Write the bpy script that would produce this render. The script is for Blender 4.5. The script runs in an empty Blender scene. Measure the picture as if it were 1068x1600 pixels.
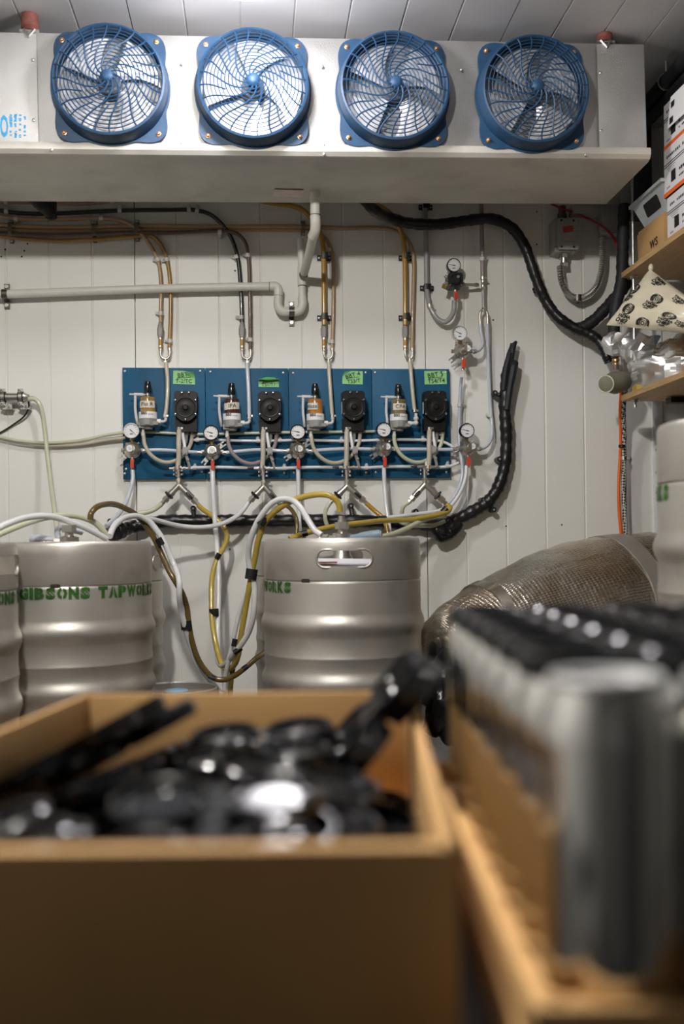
import bpy, bmesh, math, random
from mathutils import Vector, Matrix, Euler, noise
random.seed(7)
scene = bpy.context.scene
COL = scene.collection
PI = math.pi
# ------------------------------------------------------------------ camera
F = 1557.0                      # focal length in pixels of the 1068 x 1600 frame
PX, PY = 534.0, 831.4           # principal point
YAW, PITCH, ROLL = math.radians(5.0), math.radians(0.5), math.radians(0.6)
EYE = Vector((0.0, -3.24, 1.32))
f0 = Vector((math.sin(YAW), math.cos(YAW), 0.0))
r0 = Vector((math.cos(YAW), -math.sin(YAW), 0.0))
fwd = (f0 * math.cos(PITCH) + Vector((0, 0, 1)) * math.sin(PITCH)).normalized()
upv = r0.cross(fwd).normalized()
cr = r0 * math.cos(ROLL) - upv * math.sin(ROLL)
cu = upv * math.cos(ROLL) + r0 * math.sin(ROLL)
cam_data = bpy.data.cameras.new('camera')
cam = bpy.data.objects.new('camera', cam_data)
COL.objects.link(cam)
m3 = Matrix((cr, cu, -fwd)).transposed()
cam.matrix_world = Matrix.Translation(EYE) @ m3.to_4x4()
cam_data.sensor_fit = 'HORIZONTAL'
cam_data.sensor_width = 24.0
cam_data.lens = F / 1068.0 * 24.0
cam_data.shift_y = (PY - 800.0) / 1068.0
cam_data.clip_start = 0.02
cam_data.dof.use_dof = True
cam_data.dof.focus_distance = 3.0
cam_data.dof.aperture_fstop = 2.5
scene.camera = cam
# ------------------------------------------------------------------ world, exposure
world = bpy.data.worlds.new('world')
scene.world = world
world.use_nodes = True
world.node_tree.nodes['Background'].inputs[0].default_value = (0.05, 0.05, 0.05, 1)
world.node_tree.nodes['Background'].inputs[1].default_value = 0.2
vs = scene.view_settings
vs.view_transform = 'Standard'
vs.look = 'None'
vs.gamma = 1.0
vs.use_curve_mapping = False
vs.exposure = 0.0
LAMP_A, LAMP_B = 165.0, 1150.0        # emission of the ceiling lamps (their builder is below)


def ray(px, py):
    return fwd + cr * ((px - PX) / F) - cu * ((py - PY) / F)


def W(px, py, d=0.0):
    """world point seen at a pixel, on the plane a distance d in front of the back wall"""
    v = ray(px, py)
    return EYE + v * ((-d - EYE.y) / v.y)


def Wz(px, py, z):
    v = ray(px, py)
    return EYE + v * ((z - EYE.z) / v.z)


def Wx(px, py, x):
    v = ray(px, py)
    return EYE + v * ((x - EYE.x) / v.x)


def Wd(px, py, depth):
    return EYE + ray(px, py) * depth


def FG(xr, drop, z):
    """point in the level frame of the eye: right, below, ahead"""
    return EYE + r0 * xr - Vector((0, 0, 1)) * drop + f0 * z


# ------------------------------------------------------------------ materials
MATS = {}


def mat(name, col, rough=0.5, metal=0.0, var=0.08, vscale=12.0, bump=0.0, bscale=60.0, coat=0.0, trans=0.0,
        emit=None, estr=0.0, spec=0.5, stretch=None, sss=0.0, ior=1.45, rvar=0.0, dark=None, dark_amt=0.0, dscale=6.0):
    if name in MATS:
        return MATS[name]
    m = bpy.data.materials.new(name)
    m.use_nodes = True
    nt = m.node_tree
    b = nt.nodes['Principled BSDF']
    b.inputs['Roughness'].default_value = rough
    b.inputs['Metallic'].default_value = metal
    b.inputs['Specular IOR Level'].default_value = spec
    b.inputs['Coat Weight'].default_value = coat
    b.inputs['Coat Roughness'].default_value = 0.08
    b.inputs['Transmission Weight'].default_value = trans
    b.inputs['IOR'].default_value = ior
    if sss > 0:
        b.inputs['Subsurface Weight'].default_value = sss
        b.inputs['Subsurface Radius'].default_value = (0.02, 0.02, 0.015)
        b.inputs['Subsurface Scale'].default_value = 0.4
    if emit is not None:
        b.inputs['Emission Color'].default_value = (*emit, 1)
        b.inputs['Emission Strength'].default_value = estr
    tc = nt.nodes.new('ShaderNodeTexCoord')
    mp = nt.nodes.new('ShaderNodeMapping')
    nt.links.new(tc.outputs['Object'], mp.inputs['Vector'])
    if stretch:
        mp.inputs['Scale'].default_value = stretch
    nz = nt.nodes.new('ShaderNodeTexNoise')
    nz.inputs['Scale'].default_value = vscale
    nz.inputs['Detail'].default_value = 5.0
    nt.links.new(mp.outputs['Vector'], nz.inputs['Vector'])
    rp = nt.nodes.new('ShaderNodeValToRGB')
    lo = tuple(max(0.0, c * (1 - var * 2)) for c in col)
    hi = tuple(min(1.0, c * (1 + var * 2)) for c in col)
    rp.color_ramp.elements[0].position = 0.25
    rp.color_ramp.elements[1].position = 0.75
    rp.color_ramp.elements[0].color = (*lo, 1)
    rp.color_ramp.elements[1].color = (*hi, 1)
    nt.links.new(nz.outputs['Fac'], rp.inputs['Fac'])
    out = rp.outputs['Color']
    if dark is not None:
        n2 = nt.nodes.new('ShaderNodeTexNoise')
        n2.inputs['Scale'].default_value = dscale
        n2.inputs['Detail'].default_value = 8.0
        nt.links.new(mp.outputs['Vector'], n2.inputs['Vector'])
        r2 = nt.nodes.new('ShaderNodeValToRGB')
        r2.color_ramp.elements[0].position = 0.55
        r2.color_ramp.elements[1].position = 0.75
        r2.color_ramp.elements[0].color = (0, 0, 0, 1)
        r2.color_ramp.elements[1].color = (dark_amt, dark_amt, dark_amt, 1)
        nt.links.new(n2.outputs['Fac'], r2.inputs['Fac'])
        mx = nt.nodes.new('ShaderNodeMix')
        mx.data_type = 'RGBA'
        nt.links.new(r2.outputs['Color'], mx.inputs['Factor'])
        nt.links.new(out, mx.inputs['A'])
        mx.inputs['B'].default_value = (*dark, 1)
        out = mx.outputs['Result']
    nt.links.new(out, b.inputs['Base Color'])
    if rvar > 0:
        mr = nt.nodes.new('ShaderNodeMapRange')
        mr.inputs['To Min'].default_value = max(0.0, rough - rvar)
        mr.inputs['To Max'].default_value = min(1.0, rough + rvar)
        nt.links.new(nz.outputs['Fac'], mr.inputs['Value'])
        nt.links.new(mr.outputs['Result'], b.inputs['Roughness'])
    if bump > 0:
        n3 = nt.nodes.new('ShaderNodeTexNoise')
        n3.inputs['Scale'].default_value = bscale
        n3.inputs['Detail'].default_value = 4.0
        nt.links.new(mp.outputs['Vector'], n3.inputs['Vector'])
        bp = nt.nodes.new('ShaderNodeBump')
        bp.inputs['Strength'].default_value = bump
        bp.inputs['Distance'].default_value = 0.004
        nt.links.new(n3.outputs['Fac'], bp.inputs['Height'])
        nt.links.new(bp.outputs['Normal'], b.inputs['Normal'])
    MATS[name] = m
    return m


M = {}
M['wall'] = mat('wall paint', (0.80, 0.79, 0.74), 0.42, var=0.02, vscale=2.5, bump=0.02, bscale=40)
M['wall2'] = mat('darkened cladding', (0.11, 0.108, 0.10), 0.5, var=0.05, vscale=3)  # unseen right and rear walls, coloured dark to cut bounced light
M['wall3'] = mat('white cladding', (0.55, 0.545, 0.53), 0.5, var=0.05, vscale=3)
M['ceiling'] = mat('ceiling paint', (0.70, 0.70, 0.70), 0.45, var=0.02, vscale=3)
M['floor'] = mat('floor epoxy', (0.045, 0.043, 0.04), 0.5, var=0.15, vscale=4, bump=0.05)
M['alu'] = mat('embossed aluminium', (0.50, 0.495, 0.485), 0.60, metal=0.8, var=0.05, vscale=9, bump=0.22, bscale=260, rvar=0.06,
               dark=(0.30, 0.28, 0.25), dark_amt=0.18, dscale=5)
M['panbot'] = mat('drain pan metal', (0.60, 0.575, 0.52), 0.5, metal=0.3, var=0.06, vscale=5, dark=(0.22, 0.20, 0.17), dark_amt=0.3, dscale=7)
M['blue'] = mat('blue plastic guard', (0.015, 0.058, 0.130), 0.5, var=0.10, vscale=8, dark=(0.20, 0.32, 0.45), dark_amt=0.14, dscale=22)
M['cyan'] = mat('blue logo print', (0.035, 0.33, 0.62), 0.5, var=0.05)
M['board'] = mat('blue painted board', (0.006, 0.085, 0.172), 0.58, var=0.12, vscale=10, bump=0.08, bscale=30, stretch=(1, 1, 0.25), spec=0.35)
M['black'] = mat('black plastic', (0.012, 0.012, 0.013), 0.4, var=0.15, vscale=20)
M['blackg'] = mat('black glossy plastic', (0.008, 0.008, 0.009), 0.14, var=0.1, vscale=20, rvar=0.08)
M['pumpb'] = mat('pump black', (0.010, 0.010, 0.0095), 0.42, var=0.2, vscale=30, bump=0.05, bscale=200, spec=0.25)
M['wrap'] = mat('black vinyl wrap', (0.009, 0.009, 0.010), 0.33, var=0.2, vscale=20, bump=0.7, bscale=26, rvar=0.12)
M['foam'] = mat('black foam insulation', (0.012, 0.013, 0.015), 0.62, var=0.2, vscale=20, bump=0.5, bscale=30)
M['steel'] = mat('stainless steel', (0.62, 0.60, 0.56), 0.3, metal=1.0, var=0.05, vscale=20, rvar=0.06)
M['nickel'] = mat('nickel brass', (0.58, 0.545, 0.49), 0.36, metal=0.92, var=0.08, vscale=30)
M['brass'] = mat('brass', (0.58, 0.40, 0.14), 0.3, metal=1.0, var=0.1, vscale=30)
M['chrome'] = mat('chrome', (0.75, 0.74, 0.72), 0.12, metal=1.0, var=0.02)
M['zinc'] = mat('zinc screw', (0.66, 0.66, 0.66), 0.35, metal=0.9, var=0.05)
M['keg'] = mat('keg steel', (0.55, 0.52, 0.475), 0.43, metal=0.75, var=0.05, vscale=6, bump=0.03, bscale=80, rvar=0.07,
               dark=(0.16, 0.14, 0.12), dark_amt=0.35, dscale=11)
M['green'] = mat('green stencil paint', (0.022, 0.095, 0.007), 0.6, var=0.25, vscale=40, dark=(0.01, 0.05, 0.005), dark_amt=0.7, dscale=30)
M['pvc'] = mat('pvc pipe', (0.74, 0.72, 0.66), 0.4, var=0.03, vscale=10)
M['pvcink'] = mat('pipe primer', (0.10, 0.09, 0.08), 0.6, var=0.1)
M['white_hose'] = mat('clear white hose', (0.70, 0.70, 0.70), 0.22, var=0.04, vscale=8, coat=0.3, sss=0.2)
M['gas_hose'] = mat('clear gas hose', (0.55, 0.58, 0.64), 0.2, var=0.05, vscale=8, coat=0.35, sss=0.2)
M['grey_hose'] = mat('grey clear hose', (0.33, 0.325, 0.32), 0.25, var=0.06, coat=0.3)
M['olive'] = mat('olive beer hose', (0.15, 0.125, 0.022), 0.2, var=0.1, coat=0.4)
M['brown'] = mat('brown beer hose', (0.12, 0.078, 0.020), 0.22, var=0.1, coat=0.4)
M['yellow'] = mat('yellow beer hose', (0.47, 0.34, 0.06), 0.2, var=0.08, coat=0.4, sss=0.15)
M['gold'] = mat('gold beer hose', (0.42, 0.235, 0.035), 0.2, var=0.08, coat=0.4, sss=0.1)
M['amberhose'] = mat('amber beer hose', (0.36, 0.21, 0.05), 0.25, var=0.08, coat=0.3)
M['tan'] = mat('tan hose', (0.42, 0.28, 0.155), 0.3, var=0.06, coat=0.25)
M['beige'] = mat('beige hose', (0.50, 0.45, 0.35), 0.25, var=0.06, coat=0.3)
M['pale'] = mat('pale green hose', (0.55, 0.56, 0.40), 0.25, var=0.04, coat=0.3, sss=0.15)
M['mauve'] = mat('mauve hose', (0.30, 0.25, 0.25), 0.25, var=0.06, coat=0.3)
M['darkbrown'] = mat('dark brown hose', (0.13, 0.085, 0.065), 0.3, var=0.06, coat=0.25)
M['pinkhose'] = mat('pink brown hose', (0.42, 0.24, 0.18), 0.35, var=0.06)
M['blackhose'] = mat('black hose', (0.025, 0.023, 0.022), 0.3, var=0.1, coat=0.3)
M['tape'] = mat('black tape', (0.012, 0.012, 0.012), 0.4, var=0.1, bump=0.15, bscale=60)
M['clip'] = mat('white nylon clip', (0.62, 0.60, 0.56), 0.45, var=0.05)
M['dkmetal'] = mat('dark zinc strap', (0.16, 0.145, 0.13), 0.38, metal=0.8, var=0.15)
M['red'] = mat('red lever', (0.62, 0.055, 0.018), 0.35, var=0.08)
M['redwire'] = mat('red wire', (0.30, 0.018, 0.014), 0.45, var=0.1)
M['orange'] = mat('orange cable', (0.72, 0.13, 0.012), 0.4, var=0.05)
M['dial'] = mat('gauge dial', (0.80, 0.80, 0.80), 0.35, var=0.02, coat=0.4)
M['ink'] = mat('black ink', (0.012, 0.012, 0.012), 0.6, var=0.1)
M['greyink'] = mat('grey print', (0.30, 0.30, 0.30), 0.6, var=0.05)
M['fobgrey'] = mat('grey acetal', (0.27, 0.27, 0.255), 0.42, var=0.04)
M['labelw'] = mat('white label', (0.78, 0.78, 0.78), 0.45, var=0.02)
M['mtape'] = mat('masking tape', (0.66, 0.62, 0.50), 0.65, var=0.05, bump=0.1)
M['notegreen'] = mat('green tape note', (0.28, 0.60, 0.24), 0.6, var=0.05, bump=0.1, bscale=30)
M['notedark'] = mat('green tape back', (0.05, 0.36, 0.07), 0.5, var=0.08)
M['amber1'] = mat('amber chamber', (0.42, 0.25, 0.06), 0.12, var=0.2, vscale=20, coat=0.6, trans=0.25)
M['amber2'] = mat('dark chamber', (0.07, 0.018, 0.012), 0.12, var=0.2, vscale=20, coat=0.6)
M['amber3'] = mat('orange chamber', (0.50, 0.21, 0.04), 0.12, var=0.25, vscale=20, coat=0.6, trans=0.25)
M['amber4'] = mat('olive chamber', (0.25, 0.20, 0.09), 0.12, var=0.25, vscale=20, coat=0.6, trans=0.25)
M['ply'] = mat('plywood', (0.52, 0.33, 0.15), 0.5, var=0.10, vscale=7, stretch=(6, 0.8, 6), bump=0.1, bscale=20, dark=(0.30, 0.16, 0.06), dark_amt=0.35, dscale=3)
M['plyedge'] = mat('plywood edge', (0.42, 0.27, 0.12), 0.6, var=0.15, vscale=10, stretch=(1, 1, 40))
M['card'] = mat('cardboard', (0.48, 0.28, 0.108), 0.75, var=0.04, vscale=10, bump=0.05, bscale=50)
M['cardedge'] = mat('cardboard edge', (0.56, 0.35, 0.15), 0.8, var=0.08, vscale=60)
M['cardbrown'] = mat('brown carton', (0.42, 0.25, 0.10), 0.75, var=0.05)
M['whitecard'] = mat('white carton', (0.72, 0.71, 0.72), 0.55, var=0.02)
M['orangeprint'] = mat('orange print', (0.75, 0.12, 0.012), 0.5, var=0.05)
M['binplastic'] = mat('grey bin plastic', (0.50, 0.54, 0.56), 0.45, var=0.03)
M['hopbag'] = mat('hop bag film', (0.62, 0.57, 0.42), 0.33, var=0.05, vscale=10, coat=0.2, bump=0.25, bscale=16)
M['foil'] = mat('crinkled foil', (0.86, 0.86, 0.86), 0.38, metal=0.95, var=0.03, vscale=10, bump=0.35, bscale=30)
M['can'] = mat('can aluminium', (0.84, 0.83, 0.80), 0.13, metal=1.0, var=0.02, vscale=8)
M['canlid'] = mat('can lid aluminium', (0.85, 0.85, 0.85), 0.42, metal=0.75, var=0.02)
M['greybox'] = mat('grey junction box', (0.33, 0.32, 0.30), 0.5, var=0.05)
M['redtag'] = mat('red sticker', (0.38, 0.05, 0.04), 0.5, var=0.1)
M['rubber'] = mat('olive rubber cap', (0.19, 0.18, 0.13), 0.6, var=0.12, vscale=15, bump=0.1)
M['rust'] = mat('rusty red bracket', (0.20, 0.065, 0.05), 0.6, var=0.25, vscale=40)
M['copper'] = mat('copper screw', (0.60, 0.33, 0.16), 0.35, metal=0.8, var=0.1)
M['pinkpaper'] = mat('pink sticker', (0.75, 0.62, 0.58), 0.6, var=0.08, vscale=40)
M['lightblue'] = mat('blue cap', (0.14, 0.42, 0.66), 0.4, var=0.04)
M['handle'] = mat('blue grey grip', (0.20, 0.27, 0.32), 0.42, var=0.05)
M['braid'] = None
M['ducttape'] = mat('grey duct tape', (0.25, 0.23, 0.20), 0.42, metal=0.2, var=0.08, bump=0.12, bscale=30)
M['tabletop'] = mat('dark table top', (0.022, 0.02, 0.018), 0.5, var=0.1)
M['wood'] = mat('pallet wood', (0.34, 0.23, 0.13), 0.7, var=0.12, vscale=6, stretch=(1, 6, 6))
M['lampwhite'] = mat('lamp base white', (0.7, 0.7, 0.7), 0.5, var=0.02)
M['stud'] = mat('dark steel channel', (0.06, 0.065, 0.07), 0.5, metal=0.4, var=0.1)
M['dirt'] = mat('dark hole', (0.03, 0.025, 0.02), 0.8, var=0.1)
M['blade'] = mat('fan blade aluminium', (0.72, 0.72, 0.74), 0.4, metal=0.5, var=0.04)
M['motor'] = mat('fan motor', (0.10, 0.10, 0.11), 0.5, metal=0.3, var=0.1)
M['trim'] = mat('white trim', (0.78, 0.79, 0.80), 0.4, var=0.02)
M['door'] = mat('dark door', (0.045, 0.045, 0.05), 0.5, var=0.08)
M['letter'] = mat('envelope paper', (0.72, 0.72, 0.74), 0.6, var=0.05)


def bubble_mat():
    """bubble foil insulation: metal film with rows of small cells, scratches and a warm sheen"""
    m = bpy.data.materials.new('bubble foil insulation')
    m.use_nodes = True
    nt = m.node_tree
    b = nt.nodes['Principled BSDF']
    b.inputs['Metallic'].default_value = 0.95
    b.inputs['Roughness'].default_value = 0.24
    uv = nt.nodes.new('ShaderNodeUVMap')
    mp = nt.nodes.new('ShaderNodeMapping')
    mp.inputs['Scale'].default_value = (105, 190, 1)
    nt.links.new(uv.outputs['UV'], mp.inputs['Vector'])
    vo = nt.nodes.new('ShaderNodeTexVoronoi')
    vo.inputs['Scale'].default_value = 1.0
    vo.inputs['Randomness'].default_value = 0.12
    nt.links.new(mp.outputs['Vector'], vo.inputs['Vector'])
    n = nt.nodes.new('ShaderNodeTexNoise')
    n.inputs['Scale'].default_value = 5.0
    nt.links.new(uv.outputs['UV'], n.inputs['Vector'])
    rp = nt.nodes.new('ShaderNodeValToRGB')
    rp.color_ramp.elements[0].position = 0.3
    rp.color_ramp.elements[1].position = 0.7
    rp.color_ramp.elements[0].color = (0.60, 0.49, 0.36, 1)
    rp.color_ramp.elements[1].color = (0.72, 0.70, 0.63, 1)
    nt.links.new(n.outputs['Fac'], rp.inputs['Fac'])
    nt.links.new(rp.outputs['Color'], b.inputs['Base Color'])
    bp = nt.nodes.new('ShaderNodeBump')
    bp.inputs['Strength'].default_value = 0.5
    bp.inputs['Distance'].default_value = 0.005
    nt.links.new(vo.outputs['Distance'], bp.inputs['Height'])
    n2 = nt.nodes.new('ShaderNodeTexNoise')
    n2.inputs['Scale'].default_value = 1.0
    n2.inputs['Detail'].default_value = 6
    mp2 = nt.nodes.new('ShaderNodeMapping')
    mp2.inputs['Scale'].default_value = (14, 26, 1)
    nt.links.new(uv.outputs['UV'], mp2.inputs['Vector'])
    nt.links.new(mp2.outputs['Vector'], n2.inputs['Vector'])
    bp2 = nt.nodes.new('ShaderNodeBump')
    bp2.inputs['Strength'].default_value = 0.9
    bp2.inputs['Distance'].default_value = 0.01
    nt.links.new(n2.outputs['Fac'], bp2.inputs['Height'])
    nt.links.new(bp.outputs['Normal'], bp2.inputs['Normal'])
    nt.links.new(bp2.outputs['Normal'], b.inputs['Normal'])
    return m


def braid_mat():
    m = bpy.data.materials.new('braided black and white sleeve')
    m.use_nodes = True
    nt = m.node_tree
    b = nt.nodes['Principled BSDF']
    b.inputs['Roughness'].default_value = 0.4
    tc = nt.nodes.new('ShaderNodeTexCoord')
    ck = nt.nodes.new('ShaderNodeTexChecker')
    ck.inputs['Scale'].default_value = 150
    ck.inputs['Color1'].default_value = (0.015, 0.015, 0.015, 1)
    ck.inputs['Color2'].default_value = (0.55, 0.54, 0.52, 1)
    mp = nt.nodes.new('ShaderNodeMapping')
    mp.inputs['Rotation'].default_value = (0.6, 0.5, 0.78)
    nt.links.new(tc.outputs['Object'], mp.inputs['Vector'])
    nt.links.new(mp.outputs['Vector'], ck.inputs['Vector'])
    nt.links.new(ck.outputs['Color'], b.inputs['Base Color'])
    return m


M['bubble'] = bubble_mat()
M['braid'] = braid_mat()


# ------------------------------------------------------------------ mesh building
def basis(z, up=Vector((0, 0, 1))):
    z = Vector(z).normalized()
    if abs(z.dot(up)) > 0.98:
        up = Vector((0, 1, 0))
    x = up.cross(z).normalized()
    y = z.cross(x)
    return x, y, z


def frame(o, z, up=Vector((0, 0, 1))):
    x, y, z = basis(z, up)
    return Matrix.Translation(Vector(o)) @ Matrix((x, y, z)).transposed().to_4x4()


def catmull(pts, n=6):
    P = [Vector(p) for p in pts]
    if len(P) < 3:
        return P
    P = [P[0] * 2 - P[1]] + P + [P[-1] * 2 - P[-2]]
    out = []
    for i in range(1, len(P) - 2):
        a, b, c, d = P[i - 1], P[i], P[i + 1], P[i + 2]
        # centripetal knots: no loops where the points are unevenly spaced
        t0 = 0.0
        t1 = t0 + max(1e-6, (b - a).length) ** 0.5
        t2 = t1 + max(1e-6, (c - b).length) ** 0.5
        t3 = t2 + max(1e-6, (d - c).length) ** 0.5
        for k in range(n):
            t = t1 + (t2 - t1) * k / n
            A1 = a * ((t1 - t) / (t1 - t0)) + b * ((t - t0) / (t1 - t0))
            A2 = b * ((t2 - t) / (t2 - t1)) + c * ((t - t1) / (t2 - t1))
            A3 = c * ((t3 - t) / (t3 - t2)) + d * ((t - t2) / (t3 - t2))
            B1 = A1 * ((t2 - t) / (t2 - t0)) + A2 * ((t - t0) / (t2 - t0))
            B2 = A2 * ((t3 - t) / (t3 - t1)) + A3 * ((t - t1) / (t3 - t1))
            out.append(B1 * ((t2 - t) / (t2 - t1)) + B2 * ((t - t1) / (t2 - t1)))
    out.append(P[-2].copy())
    return out


class MB:
    def __init__(self):
        self.v, self.f, self.uv = [], [], None

    def add(self, vs, fs, m=None):
        o = len(self.v)
        if m is not None:
            vs = [m @ Vector(p) for p in vs]
        self.v += [tuple(p) for p in vs]
        self.f += [tuple(i + o for i in q) for q in fs]
        return self

    def box(self, c, s, m=None):
        x, y, z = c
        a, b, d = s[0] / 2, s[1] / 2, s[2] / 2
        vs = [(x - a, y - b, z - d), (x + a, y - b, z - d), (x + a, y + b, z - d), (x - a, y + b, z - d),
              (x - a, y - b, z + d), (x + a, y - b, z + d), (x + a, y + b, z + d), (x - a, y + b, z + d)]
        fs = [(0, 3, 2, 1), (4, 5, 6, 7), (0, 1, 5, 4), (1, 2, 6, 5), (2, 3, 7, 6), (3, 0, 4, 7)]
        return self.add(vs, fs, m)

    def rbox(self, c, s, r=0.004, n=3, m=None, axis='y'):
        """box with rounded corners in the plane across axis"""
        a, b = (s[0], s[2]) if axis == 'y' else ((s[0], s[1]) if axis == 'z' else (s[1], s[2]))
        h = s[1] if axis == 'y' else (s[2] if axis == 'z' else s[0])
        out = rrect(a, b, r, n)
        if axis == 'y':
            f = lambda p, t: (c[0] + p[0], c[1] + t, c[2] + p[1])
        elif axis == 'z':
            f = lambda p, t: (c[0] + p[0], c[1] + p[1], c[2] + t)
        else:
            f = lambda p, t: (c[0] + t, c[1] + p[0], c[2] + p[1])
        k = len(out)
        vs = [f(p, -h / 2) for p in out] + [f(p, h / 2) for p in out]
        fs = [tuple(range(k))[::-1], tuple(range(k, 2 * k))] + [(i, (i + 1) % k, k + (i + 1) % k, k + i) for i in range(k)]
        return self.add(vs, fs, m)

    def prism(self, out, t0, t1, m=None):
        k = len(out)
        vs = [(p[0], p[1], t0) for p in out] + [(p[0], p[1], t1) for p in out]
        fs = [tuple(range(k))[::-1], tuple(range(k, 2 * k))] + [(i, (i + 1) % k, k + (i + 1) % k, k + i) for i in range(k)]
        return self.add(vs, fs, m)

    def lathe(self, prof, n=24, m=None, closed=False):
        """prof: (r, z) pairs; r = 0 ends become poles"""
        vs, fs, rows = [], [], []
        for r, z in prof:
            if r < 1e-6:
                rows.append([len(vs)])
                vs.append((0, 0, z))
            else:
                rows.append(list(range(len(vs), len(vs) + n)))
                vs += [(r * math.cos(2 * PI * i / n), r * math.sin(2 * PI * i / n), z) for i in range(n)]
        prs = list(zip(rows[:-1], rows[1:]))
        if closed:
            prs.append((rows[-1], rows[0]))
        for a, b in prs:
            if len(a) == 1 and len(b) == 1:
                continue
            for i in range(n):
                j = (i + 1) % n
                if len(a) == 1:
                    fs.append((a[0], b[j], b[i]))
                elif len(b) == 1:
                    fs.append((a[i], a[j], b[0]))
                else:
                    fs.append((a[i], a[j], b[j], b[i]))
        return self.add(vs, fs, m)

    def cyl(self, p0, p1, r0_, r1_=None, n=14, m=None):
        p0, p1 = Vector(p0), Vector(p1)
        L = (p1 - p0).length
        r1_ = r0_ if r1_ is None else r1_
        fr = frame(p0, p1 - p0)
        if m is not None:
            fr = m @ fr
        return self.lathe([(0, 0), (r0_, 0), (r1_, L), (0, L)], n, fr)

    def hexn(self, p0, p1, r, m=None):
        return self.cyl(p0, p1, r, r, 6, m)

    def sphere(self, c, r, n=14, k=8, sc=(1, 1, 1), m=None):
        pr = [(r * math.sin(PI * i / k), -r * math.cos(PI * i / k)) for i in range(k + 1)]
        pr[0], pr[-1] = (0, -r), (0, r)
        mm = Matrix.Translation(Vector(c)) @ Matrix.Diagonal((*sc, 1))
        if m is not None:
            mm = m @ mm
        return self.lathe(pr, n, mm)

    def torus(self, c, R, r, axis=(0, 0, 1), n=24, k=8, m=None):
        pr = [(R + r * math.cos(2 * PI * i / k), r * math.sin(2 * PI * i / k)) for i in range(k)]
        fr = frame(c, axis)
        if m is not None:
            fr = m @ fr
        return self.lathe(pr, n, fr, closed=True)

    def tube(self, pts, r, n=10, cap=True, m=None, flat=1.0):
        P = [Vector(p) for p in pts]
        k = len(P)
        rs = r if isinstance(r, (list, tuple)) else [r] * k
        T = []
        for i in range(k):
            T.append((P[min(i + 1, k - 1)] - P[max(i - 1, 0)]).normalized())
        x, y, z = basis(T[0])
        vs = []
        for i in range(k):
            if i:
                ax = T[i - 1].cross(T[i])
                if ax.length > 1e-7:
                    q = Matrix.Rotation(T[i - 1].angle(T[i]), 3, ax)
                    x, y = q @ x, q @ y
            for j in range(n):
                a = 2 * PI * j / n
                vs.append(P[i] + (x * math.cos(a) + y * math.sin(a) * flat) * rs[i])
        fs = []
        for i in range(k - 1):
            for j in range(n):
                fs.append((i * n + j, i * n + (j + 1) % n, (i + 1) * n + (j + 1) % n, (i + 1) * n + j))
        if cap:
            fs.append(tuple(range(n))[::-1])
            fs.append(tuple(range((k - 1) * n, k * n)))
        return self.add(vs, fs, m)

    def mesh(self, name, material, off=None, smooth=True, angle=38, bevel=0.0):
        me = bpy.data.meshes.new(name)
        vs = self.v if off is None else [(a - off[0], b - off[1], c - off[2]) for a, b, c in self.v]
        me.from_pydata(vs, [], self.f)
        if bevel > 0:
            bm = bmesh.new()
            bm.from_mesh(me)
            es = [e for e in bm.edges if len(e.link_faces) == 2 and e.calc_face_angle(0) > 0.6]
            bmesh.ops.bevel(bm, geom=es, offset=bevel, segments=2, profile=0.5, affect='EDGES')
            bm.to_mesh(me)
            bm.free()
        if material is not None:
            me.materials.append(material)
        if smooth:
            me.shade_smooth()
            me.set_sharp_from_angle(angle=math.radians(angle))
        me.update()
        return me


def rrect(a, b, r, n=3):
    out = []
    for cx, cy, a0 in ((a / 2 - r, b / 2 - r, 0), (-a / 2 + r, b / 2 - r, 90), (-a / 2 + r, -b / 2 + r, 180), (a / 2 - r, -b / 2 + r, 270)):
        for i in range(n + 1):
            t = math.radians(a0 + 90 * i / n)
            out.append((cx + r * math.cos(t), cy + r * math.sin(t)))
    return out


def tag(o, label=None, cat=None, group=None, kind=None):
    if label:
        o['label'] = label
    if cat:
        o['category'] = cat
    if group:
        o['group'] = group
    if kind:
        o['kind'] = kind
    return o


def thing(name, label, cat, loc=(0, 0, 0), rot=(0, 0, 0), group=None):
    o = bpy.data.objects.new(name, None)
    COL.objects.link(o)
    o.empty_display_size = 0.02
    o.location = loc
    o.rotation_euler = rot
    return tag(o, label, cat, group)


def put(name, me, parent=None, loc=(0, 0, 0), rot=(0, 0, 0), label=None):
    o = bpy.data.objects.new(name, me)
    COL.objects.link(o)
    o.location = loc
    o.rotation_euler = rot
    if parent is not None:
        o.parent = parent
    if label:
        o['label'] = label
    return o


def part(name, mb, material, parent=None, label=None, **k):
    """mesh in its parent's own frame"""
    return put(name, mb.mesh(name, material, **k), parent, label=label)


def solo(name, mb, material, label, cat, group=None, **k):
    """a thing that is one mesh, given in world coordinates; origin at its lowest point's centre"""
    xs = [p[0] for p in mb.v]
    ys = [p[1] for p in mb.v]
    zs = [p[2] for p in mb.v]
    off = ((min(xs) + max(xs)) / 2, (min(ys) + max(ys)) / 2, min(zs))
    o = put(name, mb.mesh(name, material, off=off, **k), None, loc=off)
    return tag(o, label, cat, group)


def wpart(name, mb, material, parent, label=None, **k):
    """mesh given in world coordinates under a parent that is only moved, not turned"""
    p = Vector(parent.location)
    q = parent.parent
    while q is not None:
        p = p + Vector(q.location)
        q = q.parent
    o = put(name, mb.mesh(name, material, off=tuple(p), **k), parent, label=label)
    return o


def copy_tree(o, parent=None):
    c = o.copy()
    COL.objects.link(c)
    c.parent = parent
    for ch in list(o.children):
        copy_tree(ch, c)
    return c


def struct(name, mb, material, **k):
    o = part(name, mb, material, None, **k)
    o['kind'] = 'structure'
    return o


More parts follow.
